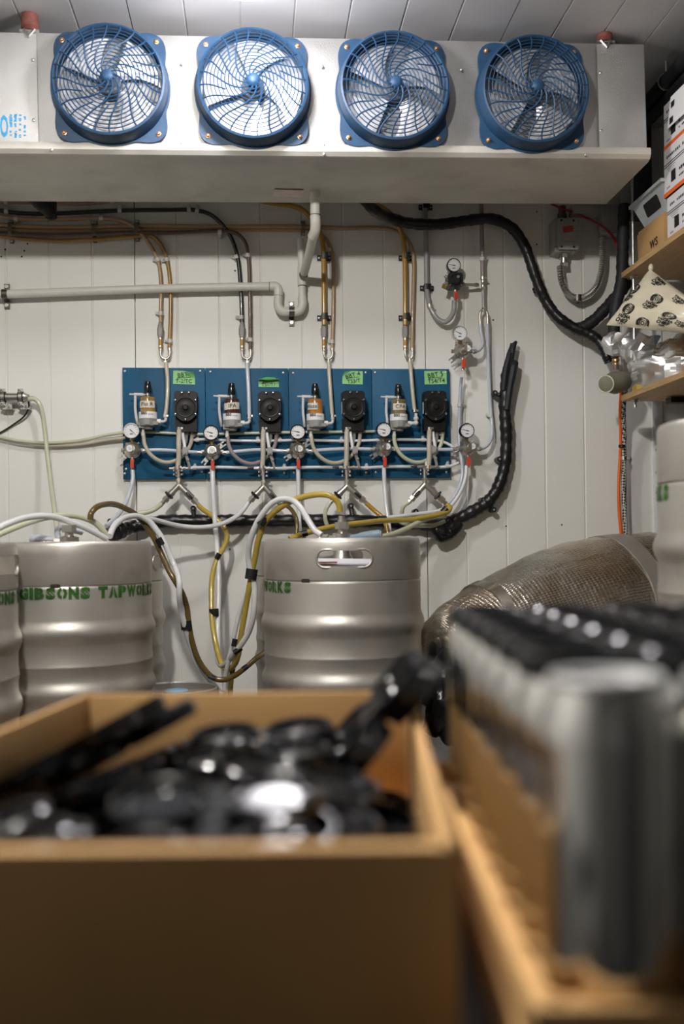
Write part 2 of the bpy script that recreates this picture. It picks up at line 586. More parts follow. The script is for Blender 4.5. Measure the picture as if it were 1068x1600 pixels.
def text_mesh(s, size, bold=0.0, cuts=None, align='LEFT', gap=None, shear=0.0):
    """flat lettering as (verts2d, faces), cut into strips so that it can be bent"""
    cu_ = bpy.data.curves.new('t', 'FONT')
    cu_.body = s
    cu_.size = size
    cu_.offset = bold
    cu_.shear = shear
    cu_.align_x = align
    cu_.resolution_u = 2
    if gap:
        cu_.space_character = gap
    ob = bpy.data.objects.new('t', cu_)
    COL.objects.link(ob)
    dg = bpy.context.evaluated_depsgraph_get()
    me = bpy.data.meshes.new_from_object(ob.evaluated_get(dg))
    bpy.data.objects.remove(ob)
    bpy.data.curves.remove(cu_)
    bm = bmesh.new()
    bm.from_mesh(me)
    bpy.data.meshes.remove(me)
    if cuts:
        xs = [v.co.x for v in bm.verts]
        ys = [v.co.y for v in bm.verts]
        if xs:
            k = int((max(xs) - min(xs)) / cuts)
            for i in range(1, k + 1):
                bmesh.ops.bisect_plane(bm, geom=bm.verts[:] + bm.edges[:] + bm.faces[:], plane_co=(min(xs) + i * cuts, 0, 0), plane_no=(1, 0, 0))
            k = int((max(ys) - min(ys)) / cuts)
            for i in range(1, k + 1):
                bmesh.ops.bisect_plane(bm, geom=bm.verts[:] + bm.edges[:] + bm.faces[:], plane_co=(0, min(ys) + i * cuts, 0), plane_no=(0, 1, 0))
    bm.verts.index_update()
    vs = [(v.co.x, v.co.y) for v in bm.verts]
    fs = [tuple(v.index for v in f.verts) for f in bm.faces]
    bm.free()
    return vs, fs


def text_on(mb, s, size, m, bold=0.0, align='CENTER', gap=None):
    """add flat lettering to mb: text plane x right, y up, mapped by matrix m"""
    vs, fs = text_mesh(s, size, bold, None, align, gap)
    mb.add([(x, y, 0) for x, y in vs], fs, m)
    return mb


# plane facing the room (normal -Y): text x -> +X, text y -> +Z
FACE = Matrix(((1, 0, 0, 0), (0, 0, 1, 0), (0, 1, 0, 0), (0, 0, 0, 1)))
FACE = Matrix(((1, 0, 0, 0), (0, 0, -1, 0), (0, 1, 0, 0), (0, 0, 0, 1)))
# ================================================================== the room
XR = 1.50                        # right wall
XL, YF, ZC = -1.75, -5.4, 2.70   # left wall, wall behind the camera, ceiling
YW = 0.0

# floor
struct('floor', MB().box(((XL + XR) / 2, YF / 2, -0.05), (XR - XL + 0.4, -YF + 0.4, 0.1)), M['floor'])
# back wall: a core with ribbed metal panels on it
wb = struct('wall_back', MB().box(((XL + XR) / 2, 0.07, ZC / 2), (XR - XL + 0.3, 0.1, ZC)), M['wall'])


def ribbed(width, length, ribs, depth=0.012, g=0.004, gd=0.0022):
    """panel in local x (width) and z (length), front at y = 0 facing -y, with V grooves"""
    xs = [(0.0015, 0.0)]
    for i in range(1, ribs):
        c = width * i / ribs
        xs += [(c - g, 0.0), (c - g * 0.25, gd), (c + g * 0.25, gd), (c + g, 0.0)]
    xs.append((width - 0.0015, 0.0))
    out = [(x, y) for x, y in xs] + [(width - 0.0015, depth), (0.0015, depth)]
    mb = MB()
    k = len(out)
    vs = [(x, y, 0) for x, y in out] + [(x, y, length) for x, y in out]
    fs = [tuple(range(k)), tuple(range(k, 2 * k))[::-1]] + [(i, k + i, k + (i + 1) % k, (i + 1) % k) for i in range(k)]
    return mb.add(vs, fs)


xj = W(212, 600, 0).x
xk = W(668, 900, 0).x
pw = xk - xj
pm = ribbed(pw, ZC, 7).mesh('wall_panel', M['wall'], angle=15)
i0 = -2
x = xj + i0 * pw
while x < XR - 0.001:
    w = min(pw, XR - x)
    if x + pw < XL:
        x += pw
        continue
    me = pm if w > pw - 0.001 else ribbed(w, ZC, max(1, round(w / (pw / 7)))).mesh('wall_panel', M['wall'], angle=15)
    put('wall_panel', me, wb, loc=(x, 0, 0))
    x += pw
# right wall, left wall, wall behind
wr = struct('wall_right', MB().box((XR + 0.075, YF / 2, ZC / 2), (0.1, -YF, ZC)), M['wall2'])
y = -0.012
while y > YF + 0.1:
    w = min(1.13, y - YF)
    put('wall_panel', ribbed(w, ZC, 8).mesh('wall_panel', M['wall2'], angle=15), wr, loc=(XR + 0.012 + 0.0, y, 0), rot=(0, 0, -PI / 2))
    y -= 1.13
struct('wall_left', MB().box((XL - 0.05, YF / 2, ZC / 2), (0.1, -YF, ZC)), M['wall3'])
struct('wall_front', MB().box(((XL + XR) / 2, YF - 0.05, ZC / 2), (XR - XL + 0.2, 0.1, ZC)), M['wall2'])
# ceiling with long ribbed panels running towards the back wall
ce = struct('ceiling', MB().box(((XL + XR) / 2, YF / 2, ZC + 0.07), (XR - XL + 0.3, -YF + 0.3, 0.1)), M['ceiling'])
cxa, cxb = Wz(207, 48, ZC).x, Wz(782, 60, ZC).x
cw = cxb - cxa
x = cxa - 2 * cw
while x < XR:
    a, b = max(x, XL), min(x + cw, XR)
    if b - a > 0.02:
        mb = ribbed(b - a, -YF, max(1, round((b - a) / (cw / 7))), g=0.003, gd=0.003)
        # front faces down: local z runs along -Y, local -y points down
        o = put('ceiling_panel', mb.mesh('ceiling_panel', M['ceiling'], angle=15), ce, loc=(a + 0.002, 0, ZC), rot=(PI / 2, 0, 0))
    x += cw
xt0, xt1 = W(1018, 700, 0).x, W(1034, 700, 0).x
tr1 = struct('trim_1', MB().box(((xt0 + xt1) / 2, -0.004, ZC / 2), (xt1 - xt0, 0.008, ZC - 0.01)), M['trim'], bevel=0.001)
for py in (703, 738, 770):
    p = W(1024, py, 0.008)
    put('trim_screw', MB().cyl((p.x, -0.008, p.z), (p.x, -0.010, p.z), 0.003, n=8).mesh('trim_screw', M['zinc']), tr1)
# unseen door behind the camera, added to darken reflections in the cans
dr = struct('added_door_1', MB().box((0.75, YF + 0.03, 1.06), (1.1, 0.06, 2.12)), M['door'], bevel=0.006)
put('added_door_handle', MB().cyl((0.3, YF + 0.09, 1.05), (0.3, YF + 0.06, 1.05), 0.03, n=14).box((0.3, YF + 0.10, 1.0), (0.04, 0.03, 0.24)).mesh('added_door_handle', M['steel']), dr)
put('added_door_frame', MB().box((0.17, YF + 0.02, 1.1), (0.06, 0.05, 2.2)).box((1.33, YF + 0.02, 1.1), (0.06, 0.05, 2.2)).box((0.75, YF + 0.02, 2.16), (1.22, 0.05, 0.06)).mesh('added_door_frame', M['stud']), dr)
# small dark screw holes in the back wall
for k, (px, py) in enumerate([(8, 390), (2, 401), (38, 392), (43, 381), (34, 401), (13, 310 + 40), (367, 423), (770, 500), (838, 331), (838, 382), (877, 820), (359, 858), (790, 822)]):
    p = W(px, py, 0.0)
    put('screw_hole', MB().cyl((p.x, 0.0008, p.z), (p.x, -0.0012, p.z), 0.0028, n=8).mesh('screw_hole', M['dirt']), wb)

# ------------------------------------------------------------------ ceiling lamps
def jar_lamp(label, x, y, strength, colour, tall=1.0):
    t = thing('ceiling_light', label, 'lamp', (x, y, ZC), group='jar lamps on the ceiling')
    part('mounting_base', MB().lathe([(0, 0), (0.075, 0), (0.075, -0.018), (0.062, -0.032), (0.05, -0.036), (0, -0.036)], 28), M['lampwhite'], t)
    part('collar', MB().lathe([(0.052, -0.036), (0.056, -0.038), (0.056, -0.052), (0.052, -0.054), (0.03, -0.054), (0.03, -0.036)], 28, closed=True), M['steel'], t)
    part('added_shade_dish', MB().lathe([(0.05, -0.046), (0.092, -0.060), (0.093, -0.057), (0.05, -0.042)], 28, closed=True), M['lampwhite'], t)  # dish added to keep the globe's upward light off the ceiling
    em = bpy.data.materials.new('lamp globe glow')
    em.use_nodes = True
    b = em.node_tree.nodes['Principled BSDF']
    b.inputs['Base Color'].default_value = (0.9, 0.9, 0.9, 1)
    b.inputs['Emission Color'].default_value = (*colour, 1)
    b.inputs['Emission Strength'].default_value = strength
    t.scale = (1, 1, tall)
    part('globe', MB().lathe([(0.046, -0.05), (0.052, -0.065), (0.055, -0.09), (0.052, -0.118), (0.042, -0.136), (0.022, -0.146), (0, -0.149)], 28), em, t)
    return t


pA = Wd(385, 1, 2.25)
jar_lamp('jar lamp on the ceiling just above the row of blue fans', pA.x, pA.y, LAMP_A, (1.0, 0.965, 1.0))
jar_lamp('jar lamp on the ceiling above the cardboard box of can carriers', -0.35, EYE.y + 0.80, LAMP_B, (1.0, 0.965, 0.91), 0.62)
# ================================================================== evaporator unit under the ceiling
DU = 0.60
TLp, TRp, BLp, BRp = W(0, 47, DU), W(1010, 69, DU), W(0, 243, DU), W(1012, 249, DU)
UH = ((TLp - BLp).length + (TRp - BRp).length) / 2
slope = ((BRp.z - BLp.z) / (BRp.x - BLp.x) + (TRp.z - TLp.z) / (TRp.x - TLp.x)) / 2
uz = (TRp.z + BRp.z) / 2 - UH / 2
UM = Matrix.Translation((BRp.x, -DU, uz)) @ Matrix.Rotation(-math.atan(slope), 4, 'Y')
UI = UM.inverted()
unit = thing('evaporator_unit', 'long aluminium cooling unit with four blue fan guards under the ceiling', 'cooler', UM.to_translation(), UM.to_euler())
UDEP = 0.36
ULEN = BRp.x - (XL + 0.12)


def U(px, py, y=0.0):
    p = UI @ W(px, py, DU)
    return Vector((p.x, y, p.z))


part('housing', MB().box((-ULEN / 2, UDEP / 2 + 0.002, 0.03 + (UH - 0.03) / 2), (ULEN, UDEP - 0.004, UH - 0.03)), M['alu'], unit, bevel=0.003)
# drain pan with a rolled front lip
prof = [(0.006, 0.034), (-0.004, 0.033), (-0.007, 0.026), (-0.006, 0.014), (0.002, 0.004), (0.014, 0.0), (UDEP - 0.02, -0.004), (UDEP - 0.004, 0.0), (UDEP, 0.012), (UDEP, 0.034)]
mb = MB()
k = len(prof)
x0, x1 = -ULEN - 0.004, 0.006
mb.add([(x0, a, b) for a, b in prof] + [(x1, a, b) for a, b in prof],
       [tuple(range(k)), tuple(range(k, 2 * k))[::-1]] + [(i, k + i, k + (i + 1) % k, (i + 1) % k) for i in range(k)])
part('drain_pan', mb, M['panbot'], unit, angle=30)
# end panels
for (pl, pr_, nm) in ((-130, 61, 'end_panel'), (931, 1009, 'end_panel')):
    a, b = U(pl, 60), U(pr_, 232)
    a.x = max(a.x, -ULEN + 0.004)
    part('end_panel', MB().box(((a.x + b.x) / 2, -0.0015, (UH - 0.006 + b.z) / 2), (b.x - a.x, 0.004, UH - 0.006 - b.z)), M['alu'], unit, bevel=0.001)
# face screws
sm = MB().lathe([(0, 0), (0.0042, 0), (0.0042, 0.0016), (0.0025, 0.003), (0, 0.0032)], 10, frame((0, 0, 0), (0, -1, 0))).mesh('screw', M['zinc'])
for px, py in [(52, 95), (53, 189), (284, 101), (285, 226), (81, 235), (503, 105), (505, 229), (506, 242), (720, 110), (721, 234), (937, 115), (938, 205), (914, 249 - 6), (284, 226)]:
    p = U(px, py)
    put('screw', sm, unit, loc=(p.x, -0.0036, p.z))
# logo print: one whole letter and the worn rest of it
mb = MB()
s_ = (U(13, 180) - U(0, 180)).length / 13.0
vs_, fs_ = text_mesh('O', 1.0, 0.03)
xs_ = [v[0] for v in vs_]
ys_ = [v[1] for v in vs_]
p0 = U(7, 198)
for sgn in (0,):
    mb.add([(p0.x + ((x - min(xs_)) / (max(xs_) - min(xs_)) - 0.5) * 13 * s_, -0.0039, p0.z + ((y - min(ys_)) / (max(ys_) - min(ys_)) - 0.5) * 37 * s_) for x, y in vs_], fs_)
part('logo_print', mb, M['cyan'], unit)
mb = MB()
rg = random.Random(3)
for cx, wpx, keep in ((17.5, 5, 0.9), (24.8, 5, 0.75), (32, 4.5, 0.55), (39.5, 4.5, 0.4)):
    for i in range(13):
        fy = i / 12
        if rg.random() > keep * (1.25 - fy * 0.7):
            continue
        q = U(cx + rg.uniform(-0.6, 0.6), 181 + 34 * fy)
        w_ = wpx * s_ * rg.uniform(0.55, 1.0) / 2
        h_ = 3.2 * s_ * rg.uniform(0.6, 1.0) / 2
        sh = rg.uniform(-0.5, 0.5) * h_
        mb.add([(q.x - w_, -0.0039, q.z - h_), (q.x + w_, -0.0039, q.z - h_ + sh), (q.x + w_, -0.0039, q.z + h_ + sh), (q.x - w_, -0.0039, q.z + h_)], [(0, 1, 2, 3)])
part('worn_logo_print', mb, M['cyan'], unit)
# sticker under the pan
_e, _r = UI @ EYE, UI.to_3x3() @ ray(450, 301)
a = _e + _r * ((-0.004 - _e.z) / _r.z)
part('sticker', MB().box((a.x, a.y, -0.0058), (0.085, 0.055, 0.0012), Matrix.Translation((a.x, a.y, 0)) @ Matrix.Rotation(0.05, 4, 'Z') @ Matrix.Translation((-a.x, -a.y, 0))), M['pinkpaper'], unit)
# dirt marks below the pan are left to its material; hanger brackets up to the ceiling
for px, py in ((46, 40), (945, 60)):
    p = U(px, py)
    top = (UI @ Vector((W(px, py, DU).x, -DU, ZC))).z
    br = part('hanger_bracket', MB().box((p.x, 0.02, UH + 0.001), (0.05, 0.05, 0.005)).cyl((p.x, 0.012, UH - 0.012), (p.x, 0.012, UH + 0.004), 0.006, n=8)
              .tube([(p.x - 0.014, -0.004, UH + 0.004), (p.x, -0.008, UH - 0.016), (p.x + 0.014, -0.004, UH + 0.004)], 0.004, 6), M['steel'], unit)
    part('rusty_cap', MB().lathe([(0, UH + 0.004), (0.016, UH + 0.004), (0.023, UH + 0.012), (0.021, top - 0.001), (0, top - 0.001)], 10, Matrix.Translation((p.x, 0.006, 0))), M['rust'], br)

# fans: guard with ears, spiral grille, hub, blades, motor
GR = 0.150      # ring radius


def ear_outline():
    out = []
    n = 96
    for i in range(n):
        a = 2 * PI * i / n
        r = GR + 0.004
        for q in range(4):
            c = math.radians(45 + 90 * q)
            dd = abs((a - c + PI) % (2 * PI) - PI)
            # ear: a rounded corner of a square with half side 0.142
            if dd < math.radians(22):
                t = dd / math.radians(22)
                r = max(r, GR + 0.004 + 0.032 * (math.cos(t * PI) * 0.5 + 0.5) ** 0.7)
        out.append((r * math.cos(a), r * math.sin(a)))
    return out


FZ = frame((0, 0, 0), (0, -1, 0))      # local z of lathes -> towards the room
mb = MB()
o1 = ear_outline()
k = len(o1)
inner = [(0.138 * math.cos(2 * PI * i / k), 0.138 * math.sin(2 * PI * i / k)) for i in range(k)]
T = 0.010
vs = [(x, -0.001, z) for x, z in o1] + [(x, -T, z) for x, z in o1] + [(x, -T, z) for x, z in inner] + [(x, -0.001, z) for x, z in inner]
fs = []
for i in range(k):
    j = (i + 1) % k
    fs += [(i, j, k + j, k + i), (k + i, k + j, 2 * k + j, 2 * k + i), (2 * k + i, 2 * k + j, 3 * k + j, 3 * k + i)]
mb.add(vs, fs)
# tall shroud wall
mb.lathe([(GR - 0.002, 0.004), (GR, 0.012), (GR - 0.004, 0.046), (GR - 0.006, 0.058), (GR - 0.011, 0.060), (GR - 0.014, 0.056), (GR - 0.010, 0.012), (GR - 0.010, 0.004)], 64, FZ, closed=True)
shroud_me = mb.mesh('fan_shroud', M['blue'], angle=40)


def dome(r):
    t = r / (GR - 0.012)
    return 0.058 + 0.020 * (1 - t * t)


mb = MB()
nr = 13
for i in range(1, nr):
    r = 0.016 + (GR - 0.028) * (i / nr) ** 1.0
    pts = [(r * math.cos(2 * PI * j / 56), -dome(r), r * math.sin(2 * PI * j / 56)) for j in range(57)]
    mb.tube(pts, 0.0015, 4, cap=False)
for s in range(24):
    full = s % 2 == 0
    pts = []
    rA = 0.012 if full else 0.075
    n = 16 if full else 8
    for j in range(n + 1):
        r = rA + (GR - 0.012 - rA) * j / n
        t = r / GR
        a = 2 * PI * s / 24 + 1.55 * (1 - t) ** 1.15 - 0.45 * math.sin(t * PI)
        pts.append((r * math.cos(a), -dome(r) - 0.0004, r * math.sin(a)))
    mb.tube(pts, 0.0021, 4)
guard_me = mb.mesh('guard', M['blue'], smooth=True, angle=60)
hub_me = MB().lathe([(0, 0.084), (0.008, 0.0835), (0.015, 0.080), (0.018, 0.075), (0.016, 0.071), (0, 0.071)], 20, FZ).mesh('hub', M['blue'])
mb = MB()
for q in range(4):
    a0 = q * PI / 2 + 0.5
    vs, fs = [], []
    for i in range(6):
        r = 0.03 + (0.128 - 0.03) * i / 5
        wv = 0.35 + 0.30 * i / 5
        for j in range(5):
            t = j / 4 - 0.5
            a = a0 + t * 2 * wv * 0.9 - 0.25 * i / 5
            vs.append((r * math.cos(a), -0.016 - 0.005 * t * 2 - 0.002 * math.sin(j / 4 * PI), r * math.sin(a)))
    for i in range(5):
        for j in range(4):
            fs.append((i * 5 + j, i * 5 + j + 1, i * 5 + j + 6, i * 5 + j + 5))
    mb.add(vs, fs)
blade_me = mb.mesh('fan_blade', M['blade'], angle=80)
motor_me = MB().lathe([(0, 0.046), (0.010, 0.045), (0.013, 0.040), (0.030, 0.036), (0.032, 0.004), (0, 0.004)], 20, FZ).mesh('fan_motor', M['motor'])
bolt_me = MB().lathe([(0.007, 0), (0.007, 0.002), (0.005, 0.0025), (0.005, 0.006), (0.0035, 0.0072), (0, 0.0075)], 6, FZ).mesh('bolt', M['copper'])
for px, py in ((173.5, 139), (395, 144.5), (612.5, 148), (828, 153)):
    p = U(px, py)
    fan = put('fan', shroud_me, unit, loc=(p.x, 0, p.z))
    put('guard', guard_me, fan, rot=(0, rg.uniform(-0.2, 0.2), 0))
    put('hub', hub_me, fan)
    put('fan_blade', blade_me, fan, rot=(0, rg.uniform(0, 3), 0))
    put('fan_motor', motor_me, fan)
    for q in range(4):
        a = math.radians(45 + 90 * q)
        put('bolt', bolt_me, fan, loc=(0.171 * math.cos(a), -T, 0.171 * math.sin(a)))
# ================================================================== things on the back wall
S = 0.00205                       # one photograph pixel on the back wall, in metres


def q(dx, dy, dd=0.0):
    """local point: dx right, dy down (both in wall pixels), dd metres towards the room"""
    return Vector((dx * S, -dd, -dy * S))


def path(pts, n=6):
    return catmull([W(*p) for p in pts], n)


def pclip(mb, px, py, d, tx, ty, r, screw):
    """nylon P-clip: band round the hose and a tab with a screw"""
    c = W(px, py, d)
    ax = (W(px + tx, py + ty, d) - c).normalized()
    mb.cyl(c - ax * 0.006, c + ax * 0.006, r + 0.002, n=10)
    s = W(px + screw[0], py + screw[1], 0.0)
    s.y = -0.004
    mid = (c + s) / 2
    mb.tube([c, mid, s + Vector((0, -0.002, 0))], [0.006, 0.006, 0.007], 6)
    mb.cyl(s, s + Vector((0, -0.008, 0)), 0.0055, n=8)


def hose(label, pts, rpx, material, clips=(), tapes=(), name='hose', cat='hose', group=None, n=6, sides=10, ends=()):
    P = path(pts, n)
    r = rpx * S
    mb = MB().tube(P, r, sides)
    xs = [p.x for p in P]
    off = Vector((sum(xs) / len(xs), sum(p.y for p in P) / len(P), min(p.z for p in P)))
    o = put(name, mb.mesh(name, material, off=tuple(off)), None, loc=off)
    tag(o, label, cat, group)
    for c in clips:
        px, py, d, tx, ty, sx, sy = c[:7]
        m_ = MB()
        pclip(m_, px, py, d, tx, ty, r, (sx, sy))
        wpart('hose_clip', m_, M[c[7]] if len(c) > 7 else M['clip'], o)
    for (px, py, d, tx, ty, rp, lp) in tapes:
        c = W(px, py, d)
        ax = (W(px + tx, py + ty, d) - c).normalized()
        h = ax * (lp * S / 2)
        wpart('tape_wrap', MB().tube([c - h * 1.02, c - h, c + h, c + h * 1.02], [rp * S * 0.96, rp * S, rp * S, rp * S * 0.96], 12, flat=0.75), M['tape'], o)
    for (px, py, d, tx, ty, rp, lp, mm) in ends:
        c = W(px, py, d)
        ax = (W(px + tx, py + ty, d) - c).normalized()
        h = ax * (lp * S / 2)
        wpart('hose_clamp', MB().cyl(c - h, c + h, rp * S, n=12).box(tuple(c + Vector((rp * S, -rp * S * 0.6, 0))), (0.006, 0.006, 0.006)), M[mm], o)
    return o


# ------------------------------------------------------------------ the blue board
BD = 0.018
b0, b1 = W(190.5, 574.5, BD), W(704, 747, BD)
bz0, bz1 = W(450, 747.5, BD).z, W(450, 575.5, BD).z
board = thing('mounting_board', 'blue painted board on the white wall carrying pumps and regulators', 'board', ((b0.x + b1.x) / 2, 0, bz0))
seams = [b0.x] + [W(p, 660, BD).x for p in (321, 451, 581)] + [b1.x]
for a, b in zip(seams[:-1], seams[1:]):
    wpart('board_panel', MB().box(((a + b) / 2, -BD / 2 - 0.001, (bz0 + bz1) / 2), (b - a - 0.0016, BD - 0.002, bz1 - bz0)), M['board'], board, bevel=0.0012)
scr = MB().lathe([(0, 0), (0.0045, 0), (0.0045, 0.0012), (0.003, 0.0026), (0, 0.003)], 10, FZ).mesh('screw', M['zinc'])
for px, py in [(195, 580), (312.5, 580), (328.5, 581), (442.5, 582.5), (458, 583), (571, 582), (586, 582), (696.5, 582), (195, 740), (197, 733), (315, 737), (444, 739), (459, 738.5), (572, 738.5), (587, 738), (697, 738), (327, 739)]:
    p = W(px, py, BD)
    o = put('screw', scr, board, loc=(p.x - board.location.x, -BD, p.z - board.location.z))

# ------------------------------------------------------------------ green tape notes
def note(px, py, w, h, lines, label, curl, rot=0.0):
    p = W(px, py, BD)
    t = thing('tape_note', label, 'note', (p.x, -BD - 0.0008, p.z), (0, rot, 0), group='green tape notes on the blue board')
    # sheet with a lifted corner
    nx, nz = 12, 8
    vs, fs = [], []
    for j in range(nz + 1):
        for i in range(nx + 1):
            u, v = i / nx, j / nz
            x, z = (u - 0.5) * w * S, (v - 0.5) * h * S
            y = -0.0005
            if curl == 'tr':
                e = max(0, u + v - 1.45)
                y -= e * e * 0.06
                x -= e * 0.006
                z -= e * 0.010
            elif curl == 'top':
                e = max(0, v - 0.68)
                y -= e * 0.05
                z -= e * e * 0.10
            elif curl == 'tl':
                e = max(0, (1 - u) + v - 1.55)
                x += e * 0.012
                z -= e * 0.010
                y -= e * 0.02
            y -= 0.0006 * math.sin(u * 17 + v * 5)
            vs.append((x, y, z))
    for j in range(nz):
        for i in range(nx):
            a = j * (nx + 1) + i
            fs.append((a, a + 1, a + nx + 2, a + nx + 1))
    part('tape', MB().add(vs, fs), M['notegreen'], t, angle=80)
    if curl in ('tr', 'top'):
        mb = MB()
        if curl == 'tr':
            mb.add([(0.10 * w * S, -0.006, 0.46 * h * S), (0.47 * w * S, -0.011, 0.02 * h * S), (0.30 * w * S, -0.013, 0.16 * h * S), (0.14 * w * S, -0.012, 0.26 * h * S)], [(0, 3, 2, 1)])
        else:
            mb.add([(-0.48 * w * S, -0.012, 0.18 * h * S), (-0.1 * w * S, -0.015, 0.10 * h * S), (0.46 * w * S, -0.012, 0.16 * h * S), (0.3 * w * S, -0.010, 0.40 * h * S), (-0.12 * w * S, -0.010, 0.46 * h * S)], [(0, 1, 2, 3, 4)])
        part('curled_flap', mb, M['notedark'], t)
    mb = MB()
    for (s, x, y, sz, sl) in lines:
        mm = Matrix.Translation((x * S, -0.0026, y * S)) @ Matrix.Rotation(sl, 4, 'Y') @ FACE
        text_on(mb, s, sz * S, mm, 0.0)
    # pen stroke between the lines
    mb.tube([(-0.33 * w * S, -0.0026, -1.5 * S), (0.30 * w * S, -0.0026, 1.0 * S)], 0.0006, 4)
    part('handwriting', mb, M['ink'], t)


note(287.5, 590, 34, 21, [('BBT', -2, 1.0, 9.5, -0.15), ('T-2/TC', 0, -8.5, 8.5, -0.03)], 'green tape note with a curled corner on the leftmost board panel', 'tr', 0.03)
note(419.5, 597, 32, 16, [('BBT A', 1, 0.8, 8.0, -0.1), ('TS1/T1', 0, -6.5, 7.5, -0.04)], 'green tape note with its top edge curled over above the second black pump', 'top', 0.0)
note(550.5, 590, 32.5, 21, [('BBT 4', 1, 0.5, 10, -0.3), ('TS3/T', 2, -8.5, 8.5, -0.12)], 'green tape note reading BBT 4 above the third black pump', 'tl', 0.02)
note(680, 590, 36, 21.5, [('BBT 5', 0, 1.2, 10.5, -0.16), ('TS4/T4', 1, -8.5, 9.5, -0.05)], 'green tape note reading BBT 5 above the rightmost black pump', '', -0.02)

# ------------------------------------------------------------------ foam detectors
def fob(px, py, ch, label, tape_txt, tape_rot, tapew, elbow):
    o = W(px, py, 0.06)
    t = thing('foam_detector', label, 'valve', (o.x, -0.06, o.z), group='foam detectors on the blue board')
    Z = Vector((0, 0, 1))
    b = MB()
    b.lathe([(0, -13 * S), (7 * S, -13 * S), (8 * S, -9 * S), (14 * S, -8 * S), (14.3 * S, 3 * S), (0, 3 * S)], 20, Matrix.Translation((0, 0, -12.5 * S)))
    b.box((0, -0.022, -14.5 * S), (8 * S, 0.018, 10 * S))
    b.box((9 * S, -0.008, -17 * S), (14 * S, 0.03, 5 * S))
    b.box((-9 * S, 0.0, -20 * S), (9 * S, 0.03, 8 * S))
    b.box((0, 0.035, -14 * S), (12 * S, 0.03, 14 * S))
    base = part('base', b, M['fobgrey'], t, bevel=0.0)
    part('outlet', MB().cyl((10 * S, 0, -13.5 * S), (19.5 * S, 0, -13.5 * S), 4.4 * S, 4.0 * S, 14), M['pvc'], base)
    part('drain_neck', MB().cyl((-7.5 * S, 0, -24 * S), (-7.5 * S, 0, -33 * S), 2.4 * S, n=12).cyl((-7.5 * S, 0, -30 * S), (-7.5 * S, 0, -35.5 * S), 3.0 * S, n=12), M['pvc'], base)
    chb = part('chamber', MB().lathe([(0, -10 * S), (11.7 * S, -10 * S), (11.7 * S, 21 * S), (11.0 * S, 23.5 * S), (7 * S, 25 * S), (0, 25 * S)], 24), M[ch], t)
    part('float', MB().lathe([(11.75 * S, -0.5 * S), (11.9 * S, -0.5 * S), (11.9 * S, 5.6 * S), (11.75 * S, 5.6 * S)], 24, Matrix.Translation((0, 0, 0))), M[ch], chb)
    # maker's label band with print
    lb = part('label_band', MB().lathe([(13.6 * S, -10.2 * S), (14.0 * S, -10.2 * S), (14.0 * S, 0.6 * S), (13.6 * S, 0.6 * S), (11 * S, 0.6 * S), (11 * S, -10.2 * S)], 24, closed=True), M['labelw'], t)
    mb = MB()
    vs_, fs_ = text_mesh('BBS', 6.2 * S, 0.5 * S * 0.4, 1.2 * S, 'LEFT')
    mb.add([(14.15 * S * math.sin((x - 10 * S) / (14 * S)), -14.15 * S * math.cos((x - 10 * S) / (14 * S)), y - 4.0 * S) for x, y in vs_], fs_)
    part('print', mb, M['ink'], lb)
    mb = MB()
    for i in range(7):
        a = (1.6 + 1.3 * i) / 14
        mb.box((0, -14.1 * S, -3.6 * S), (1.0 * S, 0.0004, (1.0 + 0.4 * (i % 2)) * S), Matrix.Rotation(a, 4, 'Z'))
    part('small_print', mb, M['greyink'], lb)
    # masking tape with a name
    R = 12.6 * S
    vs, fs = [], []
    n = 14
    a0, a1 = tapew
    for i in range(n + 1):
        a = a0 + (a1 - a0) * i / n
        e = 0.0012 * math.sin(i * 2.1)
        for z in (6.5 * S, 17.0 * S):
            vs.append(((R + e) * math.sin(a), -(R + e) * math.cos(a), z + tape_rot * math.sin(a) * R + (0.001 * math.sin(i * 3.3))))
    for i in range(n):
        fs.append((2 * i, 2 * i + 2, 2 * i + 3, 2 * i + 1))
    tp = part('name_tape', MB().add(vs, fs), M['mtape'], t, angle=80)
    mb = MB()
    vs_, fs_ = text_mesh(tape_txt, 8.5 * S, 0, 1.5 * S, 'CENTER')
    mid = (a0 + a1) / 2
    mb.add([((R + 0.002) * math.sin(mid + x / R), -(R + 0.002) * math.cos(mid + x / R), 9.2 * S + y + tape_rot * x) for x, y in vs_], fs_)
    part('handwriting', mb, M['ink'], tp)
    # stem, black knob, vent tee
    part('stem', MB().cyl((0, 0, 24 * S), (0, 0, 33 * S), 2.2 * S, n=10).cyl((0, 0, 27 * S), (0, 0, 29 * S), 4 * S, n=12), M['steel'], t)
    kb = MB().lathe([(0, 31 * S), (5.9 * S, 31 * S), (5.7 * S, 40 * S), (4.6 * S, 47 * S), (4.0 * S, 48.3 * S), (0, 48.5 * S)], 18)
    for i in range(9):
        a = 2 * PI * i / 9
        kb.box((5.3 * S * math.cos(a), 5.3 * S * math.sin(a), 36 * S), (0.002, 0.002, 9 * S))
    part('knob', kb, M['blackg'], t)
    part('vent_tee', MB().cyl((-2 * S, 0, 27.8 * S), (-28 * S, 0, 28.4 * S), 1.5 * S, n=10).cyl((-7 * S, 0, 27.9 * S), (-21 * S, 0, 28.2 * S), 2.5 * S, n=12).cyl((-19 * S, 0, 28 * S), (-19 * S, 0, 22 * S), 2.2 * S, n=10), M['clip'], t)
    part('vent_hose', MB().tube(catmull([(-19 * S, 0, 23 * S), (-19.2 * S, 0.004, 5 * S), (-17.5 * S, 0.01, -10 * S), (-16.5 * S, 0.02, -17 * S)], 6), 2.2 * S, 10), M['white_hose'], t)
